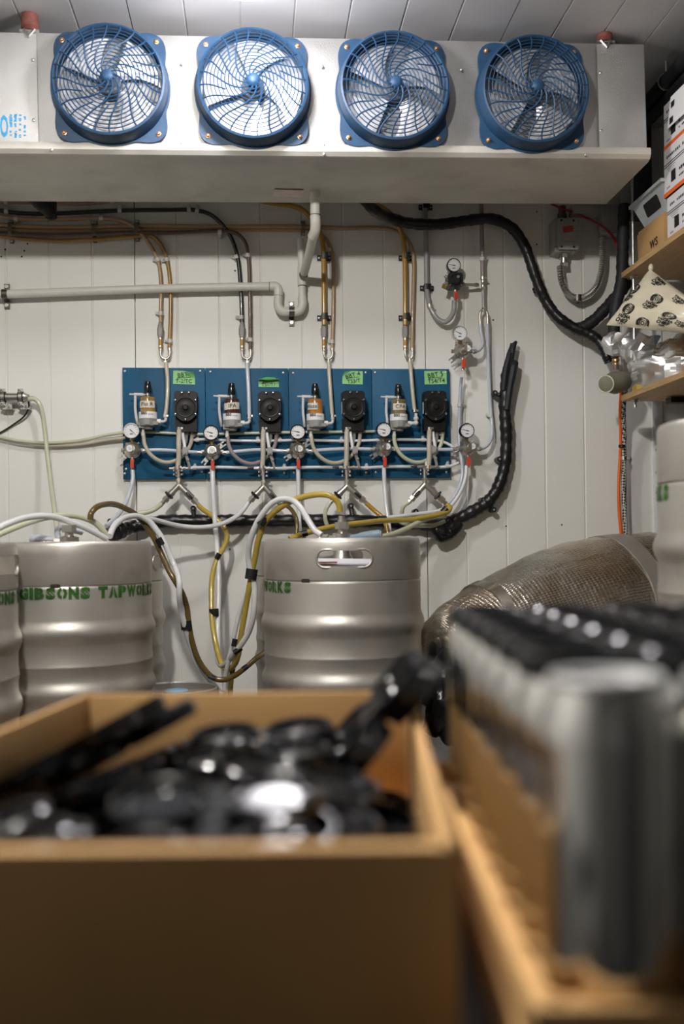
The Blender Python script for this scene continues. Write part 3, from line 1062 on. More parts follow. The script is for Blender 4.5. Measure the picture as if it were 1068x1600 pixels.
    # outlet elbow
    if elbow == 'ball':
        e = MB().sphere((27.5 * S, 0, -12.5 * S), 4.0 * S).sphere((27.5 * S, 0, -5.5 * S), 4.3 * S).cyl((19 * S, 0, -13.5 * S), (27 * S, 0, -12.5 * S), 3.0 * S, n=10).cyl((27.5 * S, 0, -6 * S), (27.5 * S, 0, 3 * S), 2.6 * S, n=10)
    else:
        e = MB().tube(catmull([(19 * S, 0, -13.5 * S), (24 * S, 0, -13.3 * S), (26.6 * S, 0, -11.5 * S), (26.8 * S, 0, -5 * S)], 5), 2.4 * S, 10).cyl((26.8 * S, 0, -7 * S), (26.8 * S, 0, -4 * S), 3.1 * S, n=10)
    part('outlet_elbow', e, M['clip'], t)
    return t


fob(231, 645, 'amber1', 'leftmost foam detector with a wide name tape and amber chamber', 'Flo R', 0.0, (-1.15, 1.15), '')
fob(362, 647.5, 'amber2', 'foam detector with a dark red chamber and a tape flagging at its end', 'IPA', 0.08, (-1.1, 1.25), '')
fob(492.5, 648, 'amber3', 'foam detector with a bright orange chamber and small torn tape', 'Haze', -0.02, (-1.3, 0.25), '')
fob(622.5, 648.5, 'amber4', 'rightmost foam detector with a ball elbow and crumpled cream tape', 'CPA', 0.0, (-0.9, 1.1), 'ball')

# ------------------------------------------------------------------ black pumps
BOLTS = [(-5.2, -22.5), (5.2, -22.5), (-15.3, -11), (15.3, -11), (-15.3, 10.5), (15.3, 10.5), (0, 18.6)]


def cover_outline(gr=0.0):
    out = []
    r = 17.4 + gr
    for i in range(17):
        a = PI + PI * i / 16
        out.append((r * math.cos(a) * S, (r * 1.12 * math.sin(a)) * S - 1.5 * S))
    for cx, sx in ((1, 1), (-1, -1)):
        for i in range(5):
            a = math.radians(0 + 22.5 * i) if cx > 0 else math.radians(90 + 22.5 * i)
            out.append((cx * (r - 5) * S + 5 * S * math.cos(a), (20.5 + gr) * S + 5 * S * math.sin(a)))
    return out


pm_body = MB().prism(cover_outline(-0.5), 0.0, 0.052, FZ).prism(cover_outline(1.2), 0.026, 0.032, FZ)
pm_body.box((0, -0.022, -26 * S), (33 * S, 0.044, 20 * S))
pm_body.box((0, -0.012, -31 * S), (27 * S, 0.024, 10 * S))
body_me = pm_body.mesh('pump_body', M['pumpb'], angle=30)
cov_me = MB().prism(cover_outline(0), 0.052, 0.064, FZ).lathe([(0, 0.074), (3 * S, 0.074), (4.0 * S, 0.072), (4.6 * S, 0.069), (13 * S, 0.0655), (14.6 * S, 0.0665), (15.5 * S, 0.0635)], 28, FZ).mesh('cover', M['pumpb'], angle=30)
rib = MB()
for i in range(24):
    a = PI * 2 * i / 24
    rib.box((11.3 * S * math.cos(a), -0.0665, 11.3 * S * math.sin(a)), (1.6 * S, 0.003, 1.6 * S))
rib_me = rib.mesh('cover_ribs', M['pumpb'])
pb_me = MB().lathe([(0, 0), (2.0 * S, 0), (2.0 * S, 0.003), (1.4 * S, 0.0045), (0, 0.005)], 10, FZ).mesh('bolt', M['chrome'])
nip = MB().cyl((0, 0, 0), (0, 0, -7 * S), 2.6 * S, n=12).cyl((0, 0, -1 * S), (0, 0, -3 * S), 3.2 * S, n=12).mesh('port', M['fobgrey'])
for (px, py, label, lab) in ((289.3, 636.3, 'black diaphragm pump below the curled green note, leftmost of four', False), (421.5, 636.5, 'black diaphragm pump, second from the left on the blue board', False),
                             (553, 635.5, 'black diaphragm pump, third from the left on the blue board', True), (681, 635.5, 'black diaphragm pump at the right end of the blue board', True)):
    o = W(px, py, 0.09)
    t = thing('beer_pump', label, 'pump', (o.x, -BD, o.z), group='black pumps on the blue board')
    body = put('pump_body', body_me, t)
    cv = put('cover', cov_me, t)
    put('cover_ribs', rib_me, cv)
    for bx, by in BOLTS:
        put('bolt', pb_me, t, loc=(bx * S, -0.064, -by * S))
    for bx, by, d in ((-10, 28, 0.034), (-5, 28, 0.030), (1.5, 31, 0.022), (11, 36, 0.020)):
        put('port', nip, t, loc=(bx * S, -d, -by * S))
    if lab:
        part('side_label', MB().box((-17.6 * S - 0.0008, -0.038, 0), (0.0008, 0.016, 18 * S)), M['labelw'], t)

# ------------------------------------------------------------------ gauges and regulators
def gauge(parent, c, rpx, bezel, ang):
    """c: local centre of the dial's back"""
    r = rpx * S
    g = part('gauge', MB().lathe([(0, 0), (r * 0.8, 0), (r, 0.006), (r, 0.022), (r * 0.96, 0.026), (r * 0.88, 0.026), (r * 0.86, 0.0215), (0, 0.0215)], 28, Matrix.Translation(c) @ FZ), M[bezel], parent)
    part('dial', MB().lathe([(0, 0.0225), (r * 0.87, 0.0225), (r * 0.87, 0.021)], 28, Matrix.Translation(c) @ FZ), M['dial'], g)
    mb = MB()
    dirv = Vector((math.cos(ang), 0, math.sin(ang)))
    cc = Vector(c) + Vector((0, -0.0235, 0))
    mb.tube([cc - dirv * r * 0.25, cc + dirv * r * 0.62], [0.0012, 0.0005], 4)
    mb.cyl(cc + Vector((0, 0.001, 0)), cc + Vector((0, -0.001, 0)), 0.0017, n=8)
    for i in range(11):
        a = math.radians(225 - 27 * i)
        e = Vector((math.cos(a), 0, math.sin(a)))
        mb.tube([cc + e * r * 0.66, cc + e * r * 0.78], 0.0005, 4)
    mb.box(tuple(cc + Vector((0, 0, -r * 0.42))), (r * 0.4, 0.0004, r * 0.10))
    part('needle', mb, M['ink'], g)
    return g


def lever(parent, x, z, d, hpx=14, tilt=0.0, name='shutoff_valve'):
    v = part(name, MB().cyl((x, -d, z + 4 * S), (x, -d, z - 12 * S), 2.2 * S, n=12).hexn((x, -d, z), (x, -d, z - 4 * S), 3.2 * S).cyl((x, -d, z - 12 * S), (x, -d, z - 17 * S), 2.7 * S, n=12), M['nickel'], parent)
    m_ = Matrix.Translation((x, -d - 0.008, z - 5 * S)) @ Matrix.Rotation(tilt, 4, 'Y')
    part('lever', MB().rbox((0, -0.003, -hpx * 0.18 * S), (5.0 * S, 0.006, hpx * S), 0.003, 3, m_).box((0, 0.002, 0), (3.5 * S, 0.012, 3.5 * S), m_), M['red'], v)
    return v


def regulator(px, py, gx, gy, label, bezel='blackg', ang=2.6, brk=((-9, 10),), faceoff=(1, 0), left=True):
    o = W(px, py, 0.065)
    t = thing('gas_regulator', label, 'regulator', (o.x, -0.065, o.z), group='gas regulators with gauges')
    # body: domed bell facing the room
    body = MB().lathe([(0, -0.03), (8 * S, -0.03), (9 * S, -0.016), (11.6 * S, -0.014), (12.6 * S, -0.010), (12.6 * S, -0.004), (11.8 * S, -0.002), (11.2 * S, 0.004), (9.0 * S, 0.014), (7 * S, 0.018), (0, 0.018)], 28, FZ)
    body.torus((0, 0.007, 0), 12.1 * S, 0.9 * S, (0, 1, 0), 28, 6)
    bd = part('body', body, M['nickel'], t, angle=30)
    fx, fz = faceoff
    kx = part('adjusting_cap', MB().cyl((0, -0.016, 0), (fx * 0.6 * S, -0.024, fz * S), 7.4 * S, 6.6 * S, 20).cyl((fx * 0.6 * S, -0.022, fz * S), (fx * S, -0.036, fz * S), 5.9 * S, 5.5 * S, 20), M['nickel'], bd)
    part('cap_label', MB().lathe([(0, 0.0004), (4.8 * S, 0.0004), (4.9 * S, 0)], 20, Matrix.Translation((fx * S, -0.0362, fz * S)) @ FZ), M['dial'], kx)
    mb = MB()
    mr_ = Matrix.Translation((fx * S, -0.0369, fz * S)) @ Matrix.Rotation(0.6, 4, 'Y')
    mb.box((0, 0, 0.6 * S), (5.6 * S, 0.0004, 0.7 * S), mr_).box((0.6 * S, 0, -1.2 * S), (3.4 * S, 0.0004, 0.7 * S), mr_)
    part('cap_print', mb, M['greyink'], kx)
    # side ports
    pt = MB()
    for s in (-1, 1):
        pt.cyl((s * 9 * S, 0.012, 0), (s * 16 * S, 0.012, 0), 2.6 * S, n=10).hexn((s * 13 * S, 0.012, 0), (s * 17 * S, 0.012, 0), 3.4 * S)
    pt.cyl((7 * S, 0.014, 8 * S), (10.5 * S, 0.014, 12 * S), 2.0 * S, n=8).cyl((-7 * S, 0.014, 8 * S), (-10 * S, 0.014, 11 * S), 2.0 * S, n=8)
    part('port', pt, M['nickel'], t)
    gdx, gdz = (gx - px), -(gy - py)
    part('gauge_stem', MB().cyl((0, 0.008, 9 * S), (gdx * 0.7 * S, 0.006, (gdz - 8) * S), 2.2 * S, n=10).hexn((gdx * 0.5 * S, 0.006, (gdz - 14) * S), (gdx * 0.6 * S, 0.006, (gdz - 11) * S), 3.6 * S), M['brass'], t)
    gauge(t, Vector((gdx * S, 0.012, gdz * S)), 12.0, bezel, ang)
    # brackets: small open-ended tabs
    for bx, bz in brk:
        v = Vector((bx, 0, bz)).normalized()
        a = math.atan2(v.x, v.z)
        m_ = Matrix.Translation((0, 0.02, 0)) @ Matrix.Rotation(a, 4, 'Y')
        part('bracket', MB().box((0, 0, 13 * S), (7.5 * S, 0.003, 12 * S), m_).box((-2.8 * S, 0, 21 * S), (2.2 * S, 0.003, 6 * S), m_).box((2.8 * S, 0, 21 * S), (2.2 * S, 0.003, 6 * S), m_), M['steel'], t)
    lever(t, 0.5 * S, -14 * S, 0.0)
    return t


regulator(206.3, 703, 206, 674, 'gas regulator with silver rimmed gauge at the left edge of the blue board', 'steel', -0.75, ((-12, -9),), (-1.5, 0.8))
regulator(331.5, 705.5, 330, 677, 'gas regulator between the first and second foam detectors', 'blackg', 2.85, ((-9, -11), (12, 9)), (0, 0.5))
regulator(465, 703.5, 465, 675.5, 'gas regulator between the second black pump and third foam detector', 'blackg', 2.95, ((-12, -8), (11, 8)), (2.2, 1))
regulator(599.5, 700.5, 599, 672, 'gas regulator between the third black pump and fourth foam detector', 'blackg', 2.9, ((-13, -9),), (3.2, 1.2))
regulator(730, 700, 728.5, 673, 'gas regulator just beyond the right edge of the blue board', 'blackg', 2.9, ((-13, -8),), (4.2, 1.0))
regulator(722, 548, 717, 521.5, 'gas regulator mounted above the right corner of the blue board', 'steel', 2.7, ((-14, -12),), (5, 0.6))

# black low pressure regulator high on the wall
o = W(709, 440, 0.06)
t = thing('gas_regulator', 'black gas regulator high on the wall with yellow tag', 'regulator', (o.x, -0.06, o.z), group='gas regulators with gauges')
part('body', MB().rbox((0, 0.0, 0), (24 * S, 0.05, 23 * S), 5 * S, 4).lathe([(0, 0.034), (6 * S, 0.034), (8.5 * S, 0.030), (9 * S, 0.02), (0, 0.02)], 20, FZ), M['black'], t)
part('adjusting_screw', MB().cyl((3 * S, -0.034, 3 * S), (3 * S, -0.039, 3 * S), 2.2 * S, n=10), M['steel'], t)
part('plug', MB().cyl((-11 * S, 0, 6 * S), (-15 * S, 0, 9 * S), 2.4 * S, n=10).cyl((-11 * S, -0.01, -4 * S), (-16 * S, -0.01, -4 * S), 2.6 * S, n=10).hexn((-8 * S, -0.012, 11 * S), (-11 * S, -0.014, 14 * S), 2.4 * S), M['nickel'], t)
part('corner_screw', MB().cyl((-9 * S, -0.02, -9 * S), (-9 * S, -0.028, -9 * S), 1.4 * S, n=8).cyl((9 * S, -0.02, -9 * S), (9 * S, -0.028, -9 * S), 1.4 * S, n=8), M['chrome'], t)
part('tag', MB().box((-12 * S, -0.012, -15 * S), (7 * S, 0.002, 8 * S), Matrix.Rotation(0.4, 4, 'Y')), M['brass'], t)
part('gauge_stem', MB().cyl((0, 0, 10 * S), (-1 * S, 0, 16 * S), 2.4 * S, n=10), M['brass'], t)
gauge(t, Vector((-1.2 * S, 0.012, 24.5 * S)), 11.3, 'blackg', 3.0)
lever(t, 1.5 * S, -16 * S, 0.0, 13, -0.05)
part('outlet_pipe', MB().cyl((12 * S, 0.01, -3 * S), (42 * S, 0.025, -2 * S), 2.4 * S, n=12).hexn((12 * S, 0.01, -3 * S), (17 * S, 0.012, -2.8 * S), 3.6 * S).hexn((36 * S, 0.022, -2 * S), (41 * S, 0.025, -2 * S), 3.3 * S), M['nickel'], t)

# ------------------------------------------------------------------ Y manifolds below the board
def manifold(px, ax_, ay_, L, R, lh, rh, label):
    """apex at (ax_, ay_); L and R: pixel ends of the two arms; lh, rh: True where a black lever sits on that arm"""
    d = 0.085
    o = W(ax_, ay_, d)
    t = thing('y_manifold', label, 'valve', (o.x, -d, o.z), group='Y manifolds below the blue board')
    lx = px - ax_
    body = MB().cyl((lx * S, 0, 25 * S), (0, 0, 1 * S), 2.6 * S, n=14).hexn((lx * 0.5 * S, 0, 10 * S), (0, 0, 5 * S), 4.2 * S).cyl((lx * 0.4 * S, 0, 6 * S), (0, 0, -2 * S), 4.0 * S, n=14)
    for e in (L, R):
        body.cyl((0, 0, 0), q(*e) * 0.45, 4.4 * S, n=14)
    part('body', body, M['nickel'], t)
    cl = MB()
    for s in (-1, 1):
        for zz in (16, 22):
            cl.cyl((lx * S * 0.8 + s * 6.0 * S, -0.003, zz * S - 1 * S), (lx * S * 0.8 + s * 6.0 * S, -0.003, zz * S + 1.8 * S), 2.1 * S, n=8)
            cl.box((lx * S * 0.8 + s * 3.6 * S, 0, zz * S), (6 * S, 0.006, 1.8 * S))
    part('clamp_bolts', cl, M['chrome'], t)
    for e, hd in ((L, lh), (R, rh)):
        v = q(*e)
        u = v.normalized()
        vb = part('shutoff_valve', MB().cyl(v * 0.36, v * 0.66, 5.2 * S, n=16).cyl(v * 0.64, v * 0.72, 3.4 * S, n=12).hexn(v * 0.70, v * 0.86, 5.7 * S).cyl(v * 0.84, v * 1.02, 2.9 * S, n=12).hexn(v * 0.91, v * 0.98, 3.9 * S), M['nickel'], t)
        nrm = Vector((0, -1, 0))
        side = u.cross(nrm).normalized()
        if hd:
            part('valve_lever', MB().cyl(v * 0.58, v * 0.58 + nrm * 0.014, 2.6 * S, n=10).tube([v * 0.56 + nrm * 0.013 - side * 7.5 * S, v * 0.56 + nrm * 0.015, v * 0.56 + nrm * 0.013 + side * 7.5 * S], [1.6 * S, 2.4 * S, 1.8 * S], 8), M['black'], vb)
        else:
            part('valve_lever', MB().tube([v * 0.38 + nrm * 0.012, v * 0.52 + nrm * 0.015, v * 0.68 + nrm * 0.013], [2.2 * S, 3.0 * S, 2.4 * S], 8, flat=0.8), M['black'], vb)
    return t


manifold(278.5, 279.6, 758, (-26, 28), (30, 31), True, False, 'steel Y manifold with shutoff valves below the leftmost black pump')
manifold(411, 412, 760, (-24, 25), (25, 29), True, False, 'steel Y manifold with shutoff valves below the second black pump')
manifold(541, 542, 759.5, (-27, 26), (30, 27), True, False, 'steel Y manifold with shutoff valves below the third black pump')
manifold(663, 663.6, 757, (-26, 28), (33.5, 31), False, True, 'steel Y manifold with shutoff valves below the rightmost black pump')

# tees where each pump hose meets the flushing line
for (px, py, label) in ((277.5, 733, 'leftmost'), (409.5, 733, 'second'), (542, 731.5, 'third'), (664, 730.5, 'rightmost')):
    o = W(px, py, 0.06)
    t = thing('hose_tee', 'small steel tee and grey valve under the %s black pump' % label, 'fitting', (o.x, -0.06, o.z), group='hose tees under the pumps')
    part('tee_body', MB().cyl((-14 * S, 0, 1 * S), (22 * S, 0, 1 * S), 2.0 * S, n=12).cyl((0, -0.018, 9 * S), (0, -0.02, -12 * S), 3.0 * S, n=12).hexn((-7 * S, 0, 1 * S), (-2 * S, 0, 1 * S), 3.1 * S).hexn((8 * S, 0, 1 * S), (12 * S, 0, 1 * S), 3.0 * S).hexn((15 * S, 0, 1 * S), (18 * S, 0, 1 * S), 2.8 * S)
         .hexn((0, -0.019, -3 * S), (0, -0.02, 2 * S), 4.2 * S), M['nickel'], t)
    part('plug_tip', MB().cyl((-13 * S, 0, 1 * S), (-23 * S, 0, 1.5 * S), 2.4 * S, 1.0 * S, 10), M['black'], t)
    part('check_valve', MB().rbox((12 * S, -0.012, 27 * S), (8 * S, 0.018, 12 * S), 2 * S, 3).cyl((12 * S, -0.018, 25 * S), (12 * S, -0.026, 25 * S), 2.6 * S, n=10).tube([(9 * S, -0.010, 35 * S), (12 * S, -0.012, 25 * S), (17 * S, -0.006, 8 * S), (18.5 * S, -0.002, 2 * S)], [1.8 * S, 3.0 * S, 2.2 * S, 2.4 * S], 8)
         .sphere((16 * S, -0.010, 14 * S), 2.6 * S, 8, 6), M['greybox'], t)
# ------------------------------------------------------------------ supply hoses along the top of the wall
G1 = 'supply hoses along the top of the wall'
hose('thin pinkish hose running highest, just under the cooling unit', [(-60, 317, .014), (0, 316, .014), (50, 317, .014), (110, 319, .014), (150, 317, .014), (200, 312, .014), (260, 303, .014)], 2.7, M['pinkhose'],
     clips=[(9, 316, .014, 1, 0, 0, 7), (175, 314.5, .014, 1, 0, 0, -6)], group=G1)
hose('black hose bending down to the second wye fitting', [(-60, 322, .02), (0, 329, .02), (20, 332, .02), (60, 334, .02), (110, 332.5, .02), (187, 329, .02), (260, 328, .02), (305, 328.5, .02), (328, 335, .02), (348, 352, .02), (363, 376, .02), (371, 402, .02), (375, 440, .02), (377, 475, .02), (378, 508, .02)],
     3.3, M['blackhose'], clips=[(10, 330.5, .02, 1, 0, 0, -8), (187, 329, .02, 1, 0, 0, -6), (295, 328, .02, 1, 0, 0, -5), (308, 329, .02, 1, .3, 1, -5), (369, 401.5, .02, .3, 1, -6, 1), (376.5, 496, .02, 0, 1, -7, 0)], group=G1)
hose('tan hose bending down to the leftmost wye fitting, left one of its pair', [(-60, 328, .024), (0, 338, .024), (25, 341.5, .024), (80, 343, .024), (160, 341, .024), (192, 346, .024), (214, 358, .024), (231, 378, .024), (242, 396, .024), (248.5, 415, .024), (251.5, 445, .024), (251, 480, .024), (251, 504, .024)],
     3.2, M['tan'], clips=[(25, 342, .024, 1, 0, 0, 6), (158, 341, .024, 1, 0, 0, -5), (246.5, 406, .024, .3, 1, -6, 1), (251, 490, .024, 0, 1, -6, 0)], group=G1)
hose('tan hose bending down to the leftmost wye fitting, right one of its pair', [(-60, 362, .016), (0, 369, .016), (40, 373.5, .016), (90, 376, .016), (150, 374, .016), (205, 369.5, .016), (234, 368, .016), (248, 378, .016), (257.5, 395, .016), (262, 412, .016), (265.5, 440, .016), (266.5, 480, .016), (265.5, 520, .016), (264.5, 546, .016)],
     3.2, M['amberhose'], clips=[(260.5, 406, .016, .2, 1, -6, 2), (265, 533, .016, 0, 1, -6, 0)], group=G1)
hose('dark brown hose bending down beside the black one', [(-60, 356, .026), (0, 364.5, .026), (60, 367.5, .026), (120, 367, .026), (200, 363.5, .026), (270, 363.5, .026), (330, 361, .026), (352, 361, .026), (371, 366, .026), (383, 379, .026), (387.5, 400, .026), (389.5, 440, .026), (390.5, 490, .026), (391, 546, .026)],
     3.0, M['darkbrown'], clips=[(343, 362, .026, 1, 0, 0, 10), (387, 399, .026, 0, 1, -6, 0), (390.5, 531, .026, 0, 1, -5, 0)], group=G1)
hose('long light brown hose running on to the rightmost wye fitting', [(-60, 342, .018), (0, 351, .018), (60, 354.5, .018), (150, 354.5, .018), (210, 353, .018), (340, 354, .018), (470, 354, .018), (530, 356, .018), (590, 356, .018), (615, 360, .018), (633, 370, .018), (643, 388, .018), (646, 410, .018), (645.5, 450, .018), (644, 500, .018), (643.5, 546, .018)],
     3.2, M['tan'], clips=[(597, 356, .012, 1, 0, 0, -4), (644, 392, .012, .3, 1, -6, 1), (643.5, 526, .012, 0, 1, -5, 0)], group=G1)
hose('light brown hose turning down beside the drain pipe', [(-60, 348, .011), (0, 358, .011), (60, 361, .011), (150, 360.5, .011), (250, 359, .011), (340, 359.5, .011), (440, 359, .011), (485, 361, .011), (503, 368, .011), (514.5, 383, .011), (519.5, 402, .011), (520.5, 450, .011), (520, 500, .011), (518.5, 546, .011)],
     3.1, M['tan'], clips=[(514, 391, .011, .2, 1, -5, 1), (518.5, 534, .011, 0, 1, -5, 0)], group=G1)
for nm, pts, label in (('a', [(400, 312, .03), (430, 318, .03), (455, 321, .03), (474, 329, .03), (489, 345, .03), (499, 362, .03), (504, 382, .03), (505, 402, .03), (505.5, 440, .03), (506, 508, .03)], 'golden hose held by black saddles beside the white drain pipe'),
                       ('b', [(575, 308, .03), (588, 319, .03), (610, 334, .03), (622, 352, .03), (629, 372, .03), (631.5, 400, .03), (632.5, 450, .03), (632.5, 508, .03)], 'golden hose held by black saddles left of the high black regulator')):
    h = hose(label, pts, 3.9, M['gold'], group=G1)
    x_ = pts[-2][0]
    for py in ((404, 497.5) if nm == 'a' else (404, 497.5)):
        c = W(x_ + 0.3, py, 0.0)
        m_ = MB().box((c.x, -0.004, c.z), (22 * S, 0.004, 8.5 * S)).rbox((c.x, -0.022, c.z), (10 * S, 0.040, 9 * S), 0.003, 2, axis='z')
        sad = wpart('saddle_clip', m_, M['black'], h)
        for s in (-1, 1):
            wpart('saddle_screw', MB().cyl((c.x + s * 8.3 * S, -0.006, c.z), (c.x + s * 8.3 * S, -0.008, c.z), 1.3 * S, n=8), M['zinc'], sad)
# zinc straps over the bundle
for px, py, hh, label in ((19, 362, 38, 'zinc strap over the hose bundle at the left edge of the wall'), (149, 363, 34, 'zinc strap over the hose bundle below the black pipe end'), (214.5, 361, 34, 'zinc strap over the hose bundle at the panel joint'), (473, 357, 24, 'dark strap over the hose beside the drain pipe')):
    c = W(px, py, 0.0)
    t = thing('pipe_strap', label, 'strap', (c.x, 0, c.z), group='straps over the hose bundle')
    h_ = hh * S / 2
    pts = [(0, -0.002, h_), (0, -0.003, h_ * .62), (0, -0.03, h_ * .52), (0, -0.034, 0), (0, -0.03, -h_ * .52), (0, -0.003, -h_ * .62), (0, -0.002, -h_)]
    vs, fs = [], []
    for (a, b, c_) in pts:
        vs += [(-2.8 * S, b, c_), (2.8 * S, b, c_), (2.8 * S, b - 0.002, c_), (-2.8 * S, b - 0.002, c_)]
    for i in range(len(pts) - 1):
        for j in range(4):
            fs.append((4 * i + j, 4 * i + (j + 1) % 4, 4 * i + 4 + (j + 1) % 4, 4 * i + 4 + j))
    fs += [(0, 1, 2, 3), tuple(len(vs) - 4 + i for i in (3, 2, 1, 0))]
    part('band', MB().add(vs, fs), M['dkmetal'], t, angle=60)
    for s in (-1, 1):
        part('strap_screw', MB().cyl((0, -0.003, s * h_ * 0.82), (0, -0.0075, s * h_ * 0.82), 2.2 * S, n=10), M['zinc'], t)

# unions and wyes where each pair becomes one hose
G2 = 'wye fittings above the board'
for (xl, xr_, sx, lab, hp, hm) in ((251, 265, 258.5, 'leftmost', [(259, 566), (261.5, 590), (261.5, 615), (259.5, 640), (257.5, 653)], 'beige'),
                               (378.3, 391.5, 386, 'second from left', [(385.8, 567), (387, 590), (388.5, 620), (389.3, 653)], 'gas_hose'),
                               (506, 519, 512.8, 'third from left', [(513.2, 566), (514.5, 590), (516.5, 620), (519, 653)], 'beige'),
                               (632.8, 644, 640, 'rightmost', [(640, 565), (641.5, 580), (644, 610), (647.5, 645)], 'beige')):
    d = 0.022
    c = W(sx, 560, d)
    t = thing('wye_fitting', '%s steel wye joining two hoses above the blue board' % lab, 'fitting', (c.x, -d, c.z), group=G2)
    a, b = (xl - sx) * S, (xr_ - sx) * S
    m_ = MB().tube(catmull([(a, 0, 16 * S), (a, 0, 6 * S), (a * 0.75, 0, 1.5 * S), (0, 0, -1 * S), (b * 0.75, 0, 1.5 * S), (b, 0, 6 * S), (b, 0, 16 * S)], 5), 2.1 * S, 10)
    m_.cyl((0, 0, 0), (0, 0, -9 * S), 2.2 * S, n=10).hexn((0, 0, -5 * S), (0, 0, -8 * S), 3.3 * S).cyl((a, 0, 12 * S), (a, 0, 16 * S), 3.4 * S, n=10).cyl((b, 0, 12 * S), (b, 0, 16 * S), 3.4 * S, n=10)
    part('wye_body', m_, M['nickel'], t)
    u = MB().cyl((a, 0, 33 * S), (a, 0, 52 * S), 4.4 * S, n=14).hexn((a, 0, 36 * S), (a, 0, 48 * S), 5.2 * S).cyl((a, 0, 52 * S), (a, 0, 56 * S), 3.2 * S, n=12)
    part('check_union', u, M['greybox'], t)
    part('short_hose', MB().cyl((a, 0, 14 * S), (a, 0, 34 * S), 3.4 * S, n=12), M['gold'], t)
    part('hose_clamp', MB().cyl((a, 0, 29.5 * S), (a, 0, 32 * S), 4.0 * S, n=12).cyl((a, 0, 17 * S), (a, 0, 19.5 * S), 4.0 * S, n=12), M['steel'], t)
    hose('short drop hose from the %s wye to its foam detector' % lab, [(x_, y_, .04 + .02 * i / 4) for i, (x_, y_) in enumerate(hp)], 3.2, M[hm], group='drop hoses onto the board', ends=[(hp[-1][0], hp[-1][1] - 3, .058, 0, 1, 3.9, 4, 'steel')])

# ------------------------------------------------------------------ hoses on the board
G3 = 'hoses on the blue board'
for i, (x0, lab, mm) in enumerate(((0, 'leftmost', 'beige'), (131.5, 'second', 'mauve'), (262, 'third', 'beige'), (391, 'rightmost', 'pale'))):
    dy = (0, 2, 1, 0)[i]
    hose('%s U shaped hose hanging from foam detector to pump' % lab, [(224 + x0, 680 + dy, .06), (226 + x0, 694 + dy, .062), (233 + x0, 708 + dy, .064), (247 + x0, 719 + dy, .06), (262 + x0, 722.5 + dy, .054), (277 + x0, 718 + dy, .045), (290 + x0, 707 + dy, .04), (298 + x0, 693 + dy, .038), (300.5 + x0, 675, .038)], 3.1, M[mm], group=G3)
    hose('%s thick upright hose from pump down to steel tee' % lab, [(280 + x0, 667, .052), (279 + x0, 690, .075), (279.2 + x0, 712, .08), (277.6 + x0, 733, .082)], 3.9, M['beige'], group=G3, ends=[(279.6 + x0, 669.5, .056, 0, 1, 4.4, 3.5, 'steel'), (277.8 + x0, 730, .081, 0, 1, 4.6, 5, 'nickel')])
    hose('%s thin white hose from pump to grey check valve' % lab, [(284.5 + x0, 667, .048), (285.5 + x0, 680, .055), (287.5 + x0, 692, .065), (289 + x0, 702, .072)], 2.7, M['white_hose'], group=G3)
    hose('%s short grey hose stub under pump' % lab, [(290.5 + x0, 671, .04), (291 + x0, 679, .04), (290.5 + x0, 688, .036), (288 + x0, 697, .03)], 2.8, M['grey_hose'], group=G3)
for lab, pts in (('first', [(222, 704, .055), (245, 703, .055), (270, 704, .05), (295, 706, .05), (316, 707, .055)]), ('second', [(347, 707.5, .055), (375, 705, .055), (400, 703, .05), (430, 704, .05), (450, 705, .055)]),
                 ('third', [(480, 705, .055), (505, 703, .055), (535, 701.5, .05), (560, 701.5, .05), (585, 702, .055)]), ('fourth', [(615, 702, .055), (640, 702, .055), (670, 702, .05), (695, 702.5, .05), (714, 702, .055)])):
    hose('%s horizontal gas hose between neighbouring regulators, counted from the left' % lab, pts, 2.9, M['gas_hose'], group=G3,
         ends=[(pts[0][0] + 4, pts[0][1], .055, 1, 0, 3.4, 4, 'nickel'), (pts[-1][0] - 5, pts[-1][1], .055, 1, 0, 3.4, 5, 'nickel')])
hose('thin pale hose running behind the gauges across the blue board', [(206, 675, .03), (240, 675.5, .03), (290, 678, .03), (330, 678.5, .032), (365, 677.5, .03), (410, 676.5, .03), (460, 675.5, .03), (520, 675, .03), (585, 674, .03)], 2.2, M['pale'], group=G3)
hose('white air hose with round clips across the middle of the blue board', [(302, 687.5, .034), (322, 686.5, .036), (350, 688, .036), (400, 689, .036), (437, 688.5, .036), (470, 687.5, .036), (530, 689, .036), (567, 688.5, .036), (610, 687, .036), (660, 687.5, .036), (686, 689, .036), (700, 694, .04), (712, 702, .046)], 2.3, M['white_hose'],
     clips=[(308, 687.5, .036, 1, 0, 1, -6), (403, 689, .036, 1, 0, -1, -7), (437, 688, .036, 1, 0, -1, -7), (533, 689, .036, 1, 0, 0, -6), (661, 687.5, .036, 1, 0, -2, -6)], group=G3)
hose('white flushing hose along the lower edge of the blue board', [(297, 731, .05), (330, 730, .04), (365, 730.5, .036), (403, 731, .045), (430, 732, .045), (470, 730.5, .036), (530, 730, .045), (565, 731, .045), (600, 729.5, .036), (655, 729, .045), (685, 730, .045), (704, 728, .05), (716, 723, .05)], 2.5, M['white_hose'],
     clips=[(304, 731, .045, 1, 0, 1, -6), (444, 731.5, .045, 1, 0, 0, -6), (572, 731, .045, 1, 0, 0, -6), (698, 728.5, .05, 1, 0, 1, -7)], group=G3)

